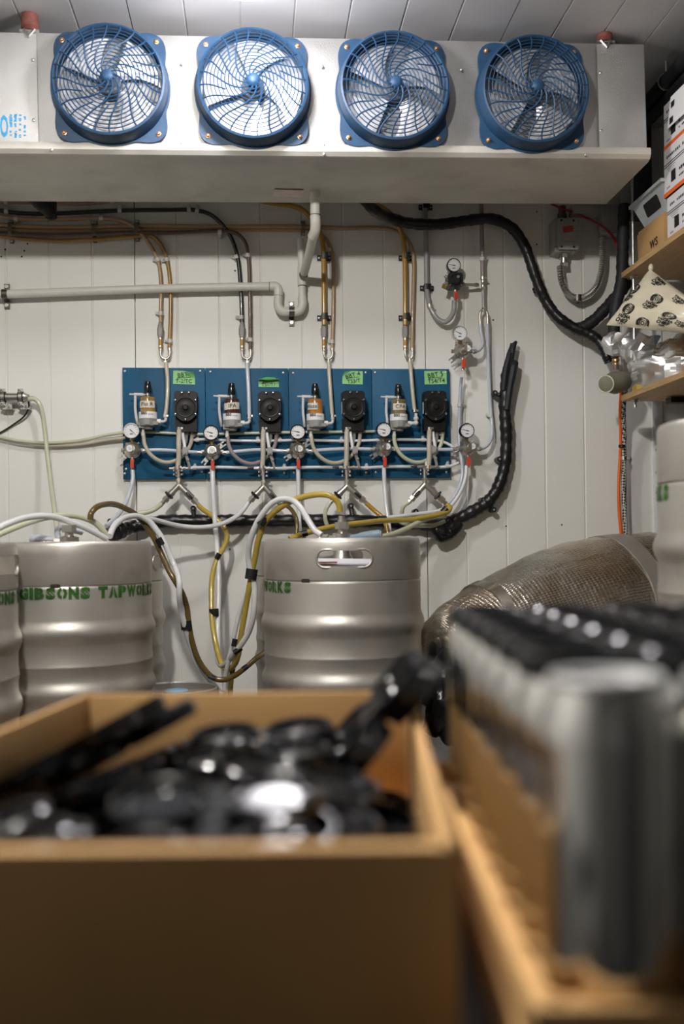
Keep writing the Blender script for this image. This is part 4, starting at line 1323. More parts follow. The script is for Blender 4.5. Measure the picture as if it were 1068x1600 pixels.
# ------------------------------------------------------------------ gas lines at the right of the board
G4 = 'gas lines right of the board'
hsr = hose('grey gas hose looping from the ceiling to the black regulator', [(662, 300, .02), (663.5, 325, .02), (665.5, 390, .02), (666, 440, .02), (668, 465, .024), (674, 485, .03), (684, 499, .035), (694, 503, .04), (703, 497, .05), (708.5, 484, .06), (709.5, 470, .06)], 4.0, M['grey_hose'], group=G4, ends=[(671, 478, .027, .3, 1, 4.6, 6, 'nickel')])
for py in (325, 451):
    c = W(664 if py < 400 else 666, py, 0)
    sad = wpart('saddle_clip', MB().box((c.x, -0.004, c.z), (22 * S, 0.004, 8 * S)).rbox((c.x, -0.015, c.z), (11 * S, 0.03, 9 * S), 0.003, 2, axis='z'), M['black'], hsr)
    for s in (-1, 1):
        wpart('saddle_screw', MB().cyl((c.x + s * 8.3 * S, -0.006, c.z), (c.x + s * 8.3 * S, -0.008, c.z), 1.3 * S, n=8), M['zinc'], sad)
hose('grey gas hose dropping from the ceiling to the double outlet', [(751.5, 300, .035), (752, 350, .035), (753, 400, .035), (753.8, 436, .035)], 3.6, M['mauve'], group=G4, clips=[(753, 405, .035, 0, 1, 5, 1)], ends=[(753.8, 435, .035, 0, 1, 4.2, 5, 'nickel')])
o = W(755, 487, .035)
t = thing('gas_splitter', 'steel tee and U shaped splitter feeding two clear hoses', 'fitting', (o.x, -.035, o.z))
part('tee', MB().cyl((-0.5 * S, 0, 50 * S), (-0.5 * S, 0, 38 * S), 3.0 * S, n=12).cyl((-3 * S, 0, 44.5 * S), (2 * S, 0, 44.5 * S), 3.4 * S, n=12).hexn((-0.4 * S, 0, 39 * S), (-0.4 * S, 0, 35 * S), 3.6 * S), M['nickel'], t)
part('link_hose', MB().cyl((-0.4 * S, 0, 36 * S), (0, 0, 8 * S), 2.5 * S, n=12), M['grey_hose'], t)
part('splitter', MB().tube(catmull([(-5.5 * S, 0, -20 * S), (-5.8 * S, 0, -8 * S), (-4.5 * S, 0, 0), (0, 0, 3 * S), (5 * S, 0, 0), (6.5 * S, 0, -8 * S), (6.5 * S, 0, -20 * S)], 5), 2.0 * S, 10).cyl((0, 0, 2 * S), (0, 0, 10 * S), 2.4 * S, n=10).hexn((0, 0, 3 * S), (0, 0, 7 * S), 3.2 * S).cyl((-5.5 * S, 0, -16 * S), (-5.5 * S, 0, -20 * S), 3.1 * S, n=10).cyl((6.5 * S, 0, -16 * S), (6.5 * S, 0, -20 * S), 3.1 * S, n=10), M['nickel'], t)
hose('short clear hose from splitter to the middle regulator', [(750, 505, .035), (750.5, 516, .036), (753, 530, .04), (753, 540, .05), (747, 547.5, .06), (738, 550, .065)], 2.8, M['gas_hose'], group=G4, ends=[(741, 549.5, .063, 1, -.2, 3.6, 5, 'nickel')])
hose('long clear hose from splitter down to the lowest regulator', [(761, 505, .035), (761.5, 530, .032), (762.5, 570, .026), (764.5, 610, .024), (766.5, 645, .024), (768.5, 668, .03), (766.5, 686, .04), (758, 698, .05), (745, 702, .055)], 3.0, M['gas_hose'], group=G4, clips=[(766, 649, .024, 0, 1, -6, 0)], ends=[(748, 701.5, .053, 1, -.1, 3.6, 6, 'nickel')])
hose('clear hose from the middle regulator down behind the lowest gauge', [(721, 588, .06), (719.5, 600, .04), (718, 625, .03), (717, 655, .03), (717, 690, .035), (720, 715, .05), (722, 735, .055), (719, 755, .06), (711, 773, .065), (700, 787, .07), (690, 796, .07)], 2.7, M['gas_hose'], group=G4, clips=[(717.5, 633, .03, 0, 1, 6, 0)])
G5 = 'hoses below the board'
hose('white hose from the lowest regulator along the black trunk', [(728, 728, .065), (727.5, 742, .07), (722, 762, .075), (712, 780, .08), (701, 792, .085), (685, 798, .09), (660, 802, .095), (630, 805.5, .1), (605, 809, .1), (590, 813, .1)], 3.0, M['white_hose'], group=G5)

# ------------------------------------------------------------------ black trunk line
tr = [(172, 834, .10), (185, 830, .08), (205, 824, .05), (235, 817, .035), (277, 814, .035), (328, 814.5, .035), (364, 814, .035), (418, 814, .035), (480, 813.5, .035), (540, 814, .035), (600, 815.5, .035), (650, 818, .035), (690, 820, .035), (714, 811, .035), (744, 796, .035), (765, 781, .035), (780, 757, .035), (789, 722, .035), (791, 680, .035), (788.5, 640, .035), (790.5, 600, .035), (795, 568, .035), (800, 537, .03)]
P = path(tr, 8)
n_ = len(P)
rs = []
for i in range(n_):
    t_ = i / (n_ - 1)
    r = 10.2 * S + 0.0016 * math.sin(i * 1.9) + 0.001 * math.sin(i * 0.7)
    if t_ < 0.06:
        r *= 1.25
    if t_ > 0.93:
        r *= 1 - (t_ - 0.93) * 9.5
    rs.append(r)
offp = Vector((P[0].x, P[0].y, min(p.z for p in P)))
trunk = put('trunk_line', MB().tube(P, rs, 14).mesh('trunk_line', M['wrap'], off=tuple(offp), angle=60), None, loc=offp)
tag(trunk, 'long black wrapped trunk line under the blue board rising at its right', 'trunk line')
for (px, py, sx, sy) in ((303, 808, 0, -13), (550, 806, -4, -15), (646, 809, 0, -9), (781, 618, -13, -1), (787, 718, -12, 1), (757, 790, -7, -8), (761, 784, 5, 13), (178, 828, -3, -13)):
    m_ = MB()
    pclip(m_, px, py, .035, 1 if abs(sy) > 6 else 0.1, 0 if abs(sy) > 6 else 1, 10.2 * S, (sx, sy))
    c = W(px + sx, py + sy, 0.0)
    cl = wpart('cable_clip', MB().tube([W(px, py, .045), c + Vector((0, -0.035, 0)), c + Vector((0, -0.006, 0))], [0.007, 0.008, 0.007], 8).cyl(c + Vector((0, -0.004, 0)), c + Vector((0, -0.046, 0)), 0.009, n=12), M['black'], trunk)
    wpart('clip_nail', MB().cyl(c + Vector((0, -0.044, 0)), c + Vector((0, -0.049, 0)), 0.0035, n=8), M['zinc'], cl)
# loose wrap at the bend and the split foam end at the top
m_ = MB()
for k_ in range(3):
    m_.tube(catmull([W(672 + 6 * k_, 820 + 2 * k_, .04), W(683 + 4 * k_, 829 + k_, .06), W(690 + 3 * k_, 838 - 2 * k_, .05), W(700 + 3 * k_, 830, .045), W(712 + 3 * k_, 817, .04)], 5), [0.010, 0.013, .016, .018, .018, .02, .018, .018, .02, .022, .022, .022, .024, .024, .022, .022, .02, .02, .02, .018, .016][:21], 10)
wpart('loose_wrap', m_, M['wrap'], trunk, angle=70)
m_ = MB()
m_.tube(catmull([W(791, 640, .05), W(797, 600, .055), W(803, 570, .05), W(805, 567, .045)], 4), [0.012] * 5 + [0.014] * 4 + [0.011] * 4, 8)
m_.tube(catmull([W(786, 610, .05), W(790, 575, .055), W(794, 560, .05), W(796, 552, .045)], 4), [0.010] * 13, 8)
m_.tube(catmull([W(794, 590, .045), W(798, 560, .045), W(802, 540, .04), W(806, 534, .035)], 4), [0.010] * 9 + [0.008, 0.007, 0.006, 0.005], 8)
wpart('split_end', m_, M['foam'], trunk)

# ------------------------------------------------------------------ hoses from the manifolds and kegs
hose('pale green hose from the leftmost manifold into the trunk line', [(253, 787, .085), (241, 796, .085), (226, 801, .09), (208, 803, .1), (195, 806, .1), (185, 818, .1)], 3.7, M['pale'], group=G5)
hose('olive brown hose looping from the left keg down behind the right keg', [(141, 812, .62), (142, 803, .62), (150, 793, .6), (164, 788, .56), (181, 788.5, .5), (197, 795, .46), (212, 804, .42), (226, 819, .4), (240, 840, .4), (252, 865, .4), (263, 890, .42), (274, 909, .43), (285, 928, .42), (292, 950, .4), (295, 975, .4), (299, 998, .4), (308, 1027, .4), (321, 1048, .4), (335, 1060, .4), (350, 1062, .4), (366, 1056, .38), (386, 1041, .36), (402, 1027, .34), (425, 1012, .3)],
     3.9, M['brown'], group=G5, tapes=[(251, 846, .405, .55, 1, 8.5, 10), (291, 977, .405, .1, 1, 7.5, 12), (331, 1058, .4, 1, .4, 5, 10), (383, 1043, .365, 1, -.7, 5, 9)])
hose('white hose taped to the olive one over the left keg', [(171, 838, .6), (178, 822, .55), (190, 811, .5), (204, 806.5, .46), (218, 807, .43), (232, 814, .415), (245, 829, .41), (257, 848, .41), (267, 872, .41), (275, 890, .42), (280, 910, .45), (280, 930, .45), (283, 955, .42), (288, 975, .41), (292, 990, .4), (299, 1012, .385), (310, 1040, .375), (330, 1065, .37), (345, 1085, .36)],
     4.1, M['white_hose'], group=G5)
hose('clear white hose sagging from the second manifold over the trunk line', [(388, 785, .085), (378, 799, .1), (363, 811, .12), (341, 820, .14), (312, 824, .16), (283, 822, .18), (256, 816, .22), (236, 811, .26), (215, 812, .3)], 3.6, M['white_hose'], group=G5)
hose('yellow beer hose from the leftmost manifold up to the right keg coupler', [(309, 789, .085), (318, 797, .085), (330, 805, .085), (343, 816, .09), (352, 828, .1), (354.5, 840, .11), (350, 854, .12), (342, 868, .14), (335, 885, .16), (331, 905, .18), (330, 935, .2), (331, 965, .22), (334, 990, .24), (339, 1015, .26), (345, 1035, .29), (354, 1046, .32), (365, 1040, .36), (372, 1024, .4), (376, 995, .42), (382, 960, .44), (388, 925, .46), (393, 897, .47), (398, 872, .48), (404, 842, .5), (413, 817, .52), (431, 798, .55), (453, 784, .58), (478, 775.5, .61), (502, 772.5, .63), (518, 776, .64), (528, 786, .64), (531, 800, .64)],
     4.0, M['yellow'], group=G5, tapes=[(409, 814, .52, -.55, 1, 10, 12), (392.5, 897, .475, -.15, 1, 8, 14), (334, 957, .215, .05, 1, 7, 11), (340.5, 869, .15, -.5, 1, 5.5, 9)])
hose('white gas hose from the second regulator looping up to the right keg', [(331.5, 733, .065), (332, 745, .07), (333, 775, .08), (335.5, 810, .09), (338.5, 850, .12), (341, 890, .16), (341, 940, .19), (340, 980, .22), (340.5, 1010, .24), (340, 1030, .26), (345, 1040, .29), (353, 1037, .33), (363, 1024, .38), (376, 1008, .42), (388, 988, .44), (395, 965, .46), (397.5, 935, .47), (396, 908, .47), (391, 890, .475), (388, 872, .48), (390, 848, .5), (398, 824, .52), (410, 803, .54), (425, 786, .56), (441, 779.5, .58), (457, 782, .6), (470, 794, .62), (482, 814, .64), (492, 829, .65), (502, 836, .66)],
     4.0, M['white_hose'], group=G5, tapes=[(371, 1016, .41, 1, -.7, 5.5, 12)])
hose('thin white strand left of the yellow hose, going down to the floor kegs', [(394, 905, .44), (386, 928, .42), (376, 952, .40), (369, 978, .39), (363, 1005, .38), (356, 1035, .36), (352, 1060, .34), (350, 1095, .33)], 3.2, M['white_hose'], group=G5, tapes=[(366, 1004, .395, -.2, 1, 5, 10)])
hose('olive yellow hose going straight down behind the olive loop', [(372, 1000, .30), (367, 1030, .32), (362, 1055, .33), (359, 1090, .33)], 3.6, M['olive'], group=G5)
hose('brown hose loop at the second manifold dropping behind the right keg', [(436, 789, .085), (447, 790, .1), (457, 799, .12), (463, 812, .14), (463.5, 828, .15), (460, 848, .16)], 3.3, M['brown'], group=G5)
hose('upright white gas hose from the third regulator behind the right keg', [(465.5, 733, .065), (466, 760, .07), (466.5, 790, .08), (467.5, 820, .1), (468, 855, .12)], 3.4, M['white_hose'], group=G5)
hose('long yellow hose lying along the trunk line behind the right coupler', [(697, 788, .085), (702.5, 793, .09), (699, 799, .1), (684, 804, .12), (664, 808, .14), (640, 812, .16), (615, 813, .2), (592, 814, .25), (566, 817, .3), (538, 820, .34), (505, 826, .4), (474, 834, .44), (452, 842, .46)],
     4.1, M['yellow'], group=G5, tapes=[(597, 811.5, .19, 1, -.05, 7.5, 12), (474, 834, .44, 1, -.25, 6, 11), (694, 797, .1, .6, -.6, 6.5, 9)])
hose('pale yellow hose curving from the trunk end behind the right keg', [(695, 807, .05), (675, 809, .09), (656, 815, .14), (634, 826, .2), (611, 835, .26), (588, 840, .32), (570, 846, .34)], 3.8, M['pale'], group=G5)
hose('short pale green hose tucked under the trunk end', [(694, 815, .05), (680, 820.5, .07), (659, 821.5, .1), (638, 820, .14), (625, 815, .12)], 3.6, M['pale'], group=G5)
hose('pale hose from the left arm of the third manifold', [(515, 786, .085), (509, 796, .085), (507.5, 808, .08), (511, 822, .07)], 3.4, M['pale'], group=G5)
hose('pale hose from the left arm of the rightmost manifold', [(638, 785, .085), (630, 791, .085), (627.5, 802, .075), (629, 814, .06)], 3.4, M['pale'], group=G5)
hose('golden hose from the right arm of the third manifold', [(572, 786.5, .085), (585, 798, .09), (596, 807.5, .1), (602, 818, .12), (606, 835, .14)], 3.7, M['gold'], group=G5)
hose('upright white gas hose from the fourth regulator to the kegs', [(599.5, 731, .065), (600.5, 760, .07), (603, 790, .085), (607, 818, .1), (610, 842, .12)], 3.3, M['white_hose'], group=G5)
hose('clear hose from the leftmost regulator down to the left kegs', [(207, 735, .065), (207.5, 748, .07), (203.5, 766, .08), (197, 784, .1), (188, 800, .14), (177, 812, .18), (166, 822, .22)], 3.4, M['gas_hose'], group=G5)

# ------------------------------------------------------------------ left edge of the wall
hose('pale hose hanging from the steel coupling down to the left kegs', [(44, 624, .05), (53, 623.5, .05), (60, 629, .05), (65.5, 642, .05), (69, 665, .05), (74, 710, .06), (80, 760, .1), (86, 805, .2), (90, 838, .3)], 3.5, M['pale'], group='hoses at the left edge')
hose('upper of two pale hoses sagging from the left edge to the board', [(-60, 670, .02), (0, 683, .02), (30, 689, .02), (75, 692, .02), (125, 688.5, .02), (165, 680, .024), (200, 675, .03)], 2.6, M['pale'], group='hoses at the left edge')
hose('lower of two pale hoses sagging from the left edge to the board', [(-60, 673, .015), (0, 685, .015), (30, 691.5, .015), (75, 696.5, .015), (125, 694.5, .015), (165, 688, .018), (196, 684, .022)], 2.4, M['beige'], group='hoses at the left edge')
hose('thin black cable curling under the steel coupling', [(-40, 696, .006), (0, 676.5, .006), (20, 664, .008), (38, 650, .02), (45, 636, .035), (44.5, 626, .04)], 1.5, M['blackhose'], name='cable', cat='cable', sides=8)
o = W(14, 620.5, .045)
t = thing('pipe_coupling', 'stainless coupling held by clamps at the left edge of the wall', 'coupling', (o.x, -.045, o.z))
part('tube', MB().cyl((-90 * S, 0, 0), (20 * S, 0, 0), 6.4 * S, n=18), M['steel'], t)
for cx in (-62, -8.5, 18):
    g = part('clamp', MB().cyl(((cx - 2.6) * S, 0, 0), ((cx + 2.6) * S, 0, 0), 9.5 * S, n=20).box((cx * S, -0.004, 10 * S), (6 * S, 0.012, 5 * S)).box((cx * S, -0.004, -10.5 * S), (6 * S, 0.012, 5 * S)).box(((cx + 5) * S, 0.026, -14 * S), (14 * S, 0.036, 8 * S)), M['steel'], t)
    part('gasket', MB().cyl(((cx + 2.6) * S, 0, 0), ((cx + 4.2) * S, 0, 0), 8.6 * S, n=18).cyl(((cx - 4.2) * S, 0, 0), ((cx - 2.6) * S, 0, 0), 8.6 * S, n=18), M['black'], g)
    part('wing_nut', MB().sphere((cx * S - 0.004, -0.012, 10 * S), 2.4 * S, 8, 6).sphere((cx * S - 0.004, -0.012, -10.5 * S), 2.4 * S, 8, 6).sphere(((cx + 7) * S, -0.0, -14 * S), 2.2 * S, 8, 6), M['chrome'], g)
part('hose_barb', MB().lathe([(0, 0), (8 * S, 0), (5 * S, 9 * S), (2.2 * S, 11 * S), (2.2 * S, 19 * S), (0, 19 * S)], 14, frame((21 * S, 0, 0), (1, 0, -0.12))).cyl((33 * S, 0, -1.5 * S), (36 * S, 0, -2 * S), 3.6 * S, n=10), M['nickel'], t)

# ------------------------------------------------------------------ white drain pipe
GP = 'pvc'
drain = thing('drain_pipe', 'white plastic drain pipe with trap running left from the cooling unit', 'pipe', W(455, 490, .03))


def pv(pts, r, nm='pipe', mm='pvc', n=6):
    return wpart(nm, MB().tube(catmull([W(*p) for p in pts], n), r * S, 16), M[mm], drain)


def ring(p, dirp, r, l=1.2, mm='pvcink', nm='joint_ring'):
    c = W(*p)
    ax = (W(p[0] + dirp[0], p[1] + dirp[1], p[2] + (dirp[2] if len(dirp) > 2 else 0)) - c).normalized() * (l * S / 2)
    wpart(nm, MB().cyl(c - ax, c + ax, r * S, n=18), M[mm], drain)


dz = .34
pv([(492.5, 300, dz), (492, 312, dz), (492, 340, dz)], 7.0, n=2)
pv([(492, 337, dz), (492.5, 348, dz), (492, 360, dz - .01), (488, 370, dz - .03)], 7.4, 'elbow')
pv([(489.5, 366, dz - .02), (483, 395, .2), (474.5, 428, .05)], 6.7, n=2)
ring((492.5, 310, dz), (0, 1), 8.0, 4, 'pvc', 'collar')
ring((492.3, 336.5, dz), (0, 1), 7.6)
pv([(469, 374, .035), (470, 400, .035), (470.5, 426, .035)], 5.2, n=2)
pv([(471, 418, .035), (471.5, 447, .035)], 6.9, 'tee', n=2)
ring((474, 429, .062), (-.1, .4, -.02), 7.0, 2)
pv([(471.5, 445, .035), (472, 470, .035)], 6.0, n=2)
ring((471.8, 447, .035), (0, 1), 7.1)
pv([(472, 464, .035), (472.3, 476, .035), (468, 485, .035), (458, 487, .035)], 7.2, 'elbow')
pv([(462, 487, .035), (446, 487, .035)], 6.2, n=2)
pv([(450, 487, .035), (440, 486, .035), (434.5, 478, .035), (434.5, 465, .035)], 7.2, 'elbow')
pv([(434.5, 470, .035), (434.5, 460, .035)], 6.0, n=2)
ring((434.5, 460.5, .035), (0, 1), 7.0)
pv([(434.5, 462, .035), (434.5, 452, .035), (430, 447.5, .035), (420, 447.5, .035)], 7.2, 'elbow')
ring((420.5, 447.6, .035), (1, 0), 7.3, 1)
pv([(424, 447.6, .035), (300, 449.5, .035), (150, 454.5, .035), (0, 460, .035), (-110, 463, .035)], 6.6, n=2)
for (px, py, vert) in ((455.5, 487, True), (7.5, 459.5, True)):
    c = W(px, py, .035)
    g = wpart('pipe_clamp', MB().cyl(c - Vector((4.2 * S, 0, 0)), c + Vector((4.2 * S, 0, 0)), 7.6 * S, n=18).box((c.x, -0.006, c.z + 12 * S), (8 * S, 0.006, 14 * S)).box((c.x, -0.006, c.z - 12 * S), (8 * S, 0.006, 14 * S)), M['dkmetal'], drain)
    for s in (-1, 1):
        wpart('clamp_screw', MB().cyl((c.x, -0.008, c.z + s * 14.5 * S), (c.x, -0.014, c.z + s * 14.5 * S), 2.8 * S, n=12), M['steel'], g)

# black pipe end hanging at the left under the unit
P = catmull([W(40, 300, .20), W(58, 313, .20), W(70, 324, .18), W(79, 334, .16), W(80, 344, .15)], 5)
solo('insulated_pipe', MB().tube(P, [0.020] * 5 + [0.021 + 0.002 * (i % 2) for i in range(5)] + [0.019] * 6 + [0.018] * 3 + [0.014, 0.008], 14).tube(catmull([W(79, 300, .17), W(80, 320, .16), W(79, 338, .15)], 4), 0.017, 12), M['foam'], 'stub of black foam covered pipe hanging under the cooling unit at left', 'pipe', angle=60)

# ------------------------------------------------------------------ thick black insulated line and electrics at the right
def foamline(label, pts, rpx, mm='foam', n=7):
    P = path(pts, n)
    rs = [rpx * S * (1 + 0.06 * math.sin(i * 2.3) + 0.04 * math.sin(i * 0.9)) for i in range(len(P))]
    return solo('insulated_pipe', MB().tube(P, rs, 14), M[mm], label, 'pipe', group='black insulated pipes', angle=60)


fl = foamline('thick black insulated pipe snaking from the cooling unit down the wall', [(560, 300, .22), (580, 324, .2), (605, 339, .12), (645, 349.5, .06), (690, 350, .05), (730, 344.5, .05), (768, 342, .05), (798, 355, .05), (818, 382, .05), (830, 415, .05), (842, 448, .05), (855, 475, .05), (873, 497, .06), (898, 513, .07), (922, 523, .08), (938, 536, .09), (948, 556, .1), (952, 566, .1)], 8.6, 'wrap')
wpart('cable_clip', MB().tube([W(842, 448, .06), W(834, 452, .04), W(836, 455, .01)], 0.007, 8).cyl(W(836, 455, .0), W(836, 455, .03), 0.008, n=10), M['black'], fl)
foamline('thick black insulated branch joining from behind the shelf', [(990, 420, .2), (975, 447, .16), (960, 466, .12), (944, 484, .09), (928, 500, .08), (908, 512, .07), (895, 514, .06)], 9.5)
foamline('black insulated riser behind the plywood shelf', [(975, 320, .2), (973, 360, .2), (972, 400, .2), (970, 440, .2), (962, 480, .19), (958, 520, .18)], 9.0)
# junction box
o = W(874, 376, .0)
t = thing('junction_box', 'grey electrical junction box with red sticker under the cooling unit', 'junction box', (o.x, 0, o.z))
part('back_box', MB().rbox((0, -0.03, 0), (36 * S, 0.06, 54 * S), 3 * S, 3), M['greybox'], t)
part('cover', MB().rbox((3 * S, -0.068, 0), (33 * S, 0.016, 50 * S), 3 * S, 3).rbox((3 * S, -0.078, 2 * S), (24 * S, 0.008, 30 * S), 2 * S, 3), M['greybox'], t)
for sx, sy in ((-9, 21), (11, 21), (-9, -21), (11, -21)):
    part('cover_screw', MB().cyl((sx * S, -0.075, sy * S), (sx * S, -0.079, sy * S), 1.7 * S, n=8), M['black'], t)
part('red_sticker', MB().box((2 * S, -0.0825, 6 * S), (17 * S, 0.001, 10 * S), Matrix.Rotation(-0.15, 4, 'Y')), M['redtag'], t)
part('connector', MB().cyl((-1 * S, -0.035, 26 * S), (-1 * S, -0.035, 50 * S), 6 * S, n=14).hexn((-1 * S, -0.035, 32 * S), (-1 * S, -0.035, 38 * S), 8 * S), M['dkmetal'], t)
part('lower_connector', MB().cyl((0, -0.04, -26 * S), (0, -0.04, -46 * S), 5.4 * S, n=14).hexn((0, -0.04, -28 * S), (0, -0.04, -34 * S), 7.4 * S).hexn((0, -0.04, -42 * S), (0.5 * S, -0.04, -48 * S), 6.6 * S), M['steel'], t)
# flexible conduit: a corrugated tube
P = path([(874, 416, .04), (877, 440, .045), (884, 455, .045), (895, 464, .045), (906, 465.5, .045), (918, 461, .045), (930, 449, .045), (937, 432, .045), (940.5, 410, .045), (941, 390, .045), (940.5, 372, .045)], 12)
rs = [(4.6 + 0.9 * (i % 2)) * S for i in range(len(P))]
cond = solo('flexible_conduit', MB().tube(P, rs, 12), M['steel'], 'U shaped flexible metal conduit hanging below the junction box', 'conduit', angle=20)
wpart('conduit_clip', MB().cyl(W(902, 461, .045), W(902, 471, .045), 6.8 * S, n=12).cyl(W(902, 471, 0), W(902, 471, .03), 3.4 * S, n=10), M['dkmetal'], cond)
wpart('end_connector', MB().cyl(W(940.5, 374, .045), W(940, 345, .045), 4.6 * S, n=12).hexn(W(940.4, 372, .045), W(940.3, 364, .045), 6.4 * S), M['steel'], cond)
hose('red wire drooping from under the cooling unit to the shelf', [(860, 318, .06), (876, 325, .06), (900, 334, .06), (925, 345, .07), (948, 360, .08), (960, 375, .1), (966, 392, .12), (967, 415, .14), (964.5, 435, .15)], 2.0, M['redwire'], name='wire', cat='wire', sides=8)
# bracket of dark channel under the unit's right end
solo('steel_channel', MB().box(tuple(W(930, 330, .05)), (80 * S, 0.06, 14 * S)).box(tuple(W(955, 352, .05)), (40 * S, 0.05, 34 * S)), M['greybox'], 'grey steel channel on the wall below the unit\'s right end', 'bracket', bevel=0.002)
# brass service valve with rubber cap
t = thing('service_valve', 'brass service valve with an olive rubber cap beside the lower shelf', 'valve', W(962, 560, .16))
wpart('valve_stack', MB().cyl(W(958, 505, .16), W(960, 530, .16), 9 * S, n=14).cyl(W(960, 530, .16), W(961, 558, .16), 6.5 * S, n=12).hexn(W(961, 540, .16), W(961, 548, .16), 8.5 * S).cyl(W(961, 556, .16), W(961.5, 578, .16), 4.5 * S, n=12), M['darkbrown'], t)
wpart('brass_nut', MB().cyl(W(961, 532, .16), W(961, 536, .16), 7.4 * S, n=12).cyl(W(961.4, 561, .16), W(961.5, 565, .16), 5.8 * S, n=12).cyl(W(961.5, 568, .16), W(961.6, 570, .16), 5.0 * S, n=12), M['brass'], t)
wpart('yellow_tag', MB().box(tuple(W(971, 531, .18)), (12 * S, 0.003, 7 * S), Matrix.Identity(4)), M['yellow'], t)
ca, cb = W(946, 600, .24), W(985, 594, .12)
wpart('rubber_cap', MB().lathe([(0, -0.004), (9 * S, -0.004), (12.5 * S, 0.0), (13.6 * S, 0.006), (13.6 * S, 0.02), (17.5 * S, 0.06), (15 * S, 0.12), (0, 0.13)], 18, frame(ca, cb - ca)), M['rubber'], t, angle=30)
wpart('cap_rim', MB().torus(ca, 12.6 * S, 1.2 * S, cb - ca, 20, 6), M['pale'], t)
hose('orange cable hanging down below the lower shelf', [(971, 600, .12), (968.5, 640, .09), (969.5, 680, .06), (968, 720, .05), (966, 760, .05), (967, 800, .05), (970, 835, .05)], 2.8, M['orange'], name='cable', cat='cable', sides=8)
br = hose('black and white braided hose beside the orange cable', [(977, 600, .12), (973, 640, .09), (974, 680, .06), (974, 720, .05), (974, 760, .05), (975, 800, .05), (977, 840, .05)], 4.3, M['braid'], clips=[(974, 716, .055, 0, 1, 7, 0, 'steel')])
wpart('cable_tie', MB().cyl(W(971, 695, .058), W(971, 699, .058), 5.5 * S, n=10), M['black'], br)
# ================================================================== kegs
KH = 0.59


def rounded_slot(w, h, n=8):
    r = h * 0.48
    out = []
    for cx, a0 in ((w / 2 - r, -90), (-w / 2 + r, 90)):
        for i in range(n + 1):
            a = math.radians(a0 + 180 * i / n)
            out.append((cx + r * math.cos(a), r * math.sin(a) * h / 2 / r))
    return out


def make_collar():
    """top skirt with a rim and two hand holes, cut with a boolean"""
    shell = MB().lathe([(0.2000, 0.489), (0.2005, 0.492), (0.2000, 0.560), (0.1995, 0.580), (0.1965, 0.588), (0.1930, 0.590), (0.1895, 0.587), (0.1890, 0.580), (0.1955, 0.560), (0.1960, 0.489)], 96, closed=True)
    me = shell.mesh('collar', M['keg'])
    ob = put('collar_tmp', me)
    cut = MB()
    for s in (1, -1):
        o_ = rounded_slot(0.128, 0.037)
        k = len(o_)
        vs = [(x, -s * 0.25, z + 0.541) for x, z in o_] + [(x, -s * 0.15, z + 0.541) for x, z in o_]
        fs = [tuple(range(k)), tuple(range(2 * k - 1, k - 1, -1))] + [(i, k + i, k + (i + 1) % k, (i + 1) % k) for i in range(k)]
        if s < 0:
            fs = [tuple(reversed(f_)) for f_ in fs]
        cut.add(vs, fs)
    cme = cut.mesh('cut', None, smooth=False)
    bm = bmesh.new()
    bm.from_mesh(cme)
    bmesh.ops.recalc_face_normals(bm, faces=bm.faces)
    bm.to_mesh(cme)
    bm.free()
    bm = bmesh.new()
    bm.from_mesh(me)
    bmesh.ops.recalc_face_normals(bm, faces=bm.faces)
    bm.to_mesh(me)
    bm.free()
    co = put('cut_tmp', cme)
    md = ob.modifiers.new('b', 'BOOLEAN')
    md.operation = 'DIFFERENCE'
    md.object = co
    md.solver = 'EXACT'
    dg = bpy.context.evaluated_depsgraph_get()
    res = bpy.data.meshes.new_from_object(ob.evaluated_get(dg))
    res.name = 'collar'
    bpy.data.objects.remove(ob)
    bpy.data.objects.remove(co)
    res.shade_smooth()
    res.set_sharp_from_angle(angle=math.radians(40))
    return res


collar_me = make_collar()


def ringp(zc, h, dr, r0_=0.200):
    return [(r0_ + dr * (0.5 - 0.5 * math.cos(2 * PI * i / 10)) ** 0.8, zc + h * (i / 10 - 0.5)) for i in range(11)]


prof = [(0, 0.500), (0.02, 0.502), (0.10, 0.497), (0.17, 0.482), (0.192, 0.470), (0.1965, 0.484), (0.1950, 0.4885), (0.1992, 0.4855), (0.2, 0.480)]
prof += ringp(0.378, 0.062, 0.0085)[::-1]
prof += [(0.2, 0.318)] + [(0.2012, 0.312), (0.2016, 0.303), (0.2026, 0.3005), (0.2016, 0.298), (0.2012, 0.290)] + [(0.2, 0.284)]
prof += ringp(0.238, 0.062, 0.0085)[::-1]
prof += [(0.2, 0.112), (0.1985, 0.104), (0.1995, 0.098), (0.2, 0.03), (0.1985, 0.008), (0.194, 0.0), (0.190, 0.006), (0.194, 0.03), (0.195, 0.10), (0.17, 0.09), (0.0, 0.075)]
kbody_me = MB().lathe(prof, 96).mesh('keg_body', M['keg'], angle=50)
kneck_me = MB().lathe([(0.034, 0.499), (0.034, 0.520), (0.030, 0.525), (0.022, 0.525), (0.020, 0.519), (0, 0.519)], 24).mesh('neck', M['steel'])
lip = MB()
for s in (1,):
    o_ = rounded_slot(0.134, 0.043, 10)
    pts = []
    for x, z in o_ + o_[:1]:
        a = x / 0.2
        pts.append((0.2004 * math.sin(a), -s * 0.2004 * math.cos(a), z + 0.541))
    lip.tube(pts, 0.0032, 6, cap=False)
klip_me = lip.mesh('hand_hole_lip', M['keg'], angle=80)
notch_me = MB().prism([(-0.011, -0.0035), (0.011, -0.0035), (0.011, 0.0015), (0.0085, 0.004), (-0.0085, 0.004), (-0.011, 0.0015)], 0, 0.0012, Matrix.Translation((0, -0.2003, 0.489)) @ FZ).mesh('drain_notch', M['dirt'])


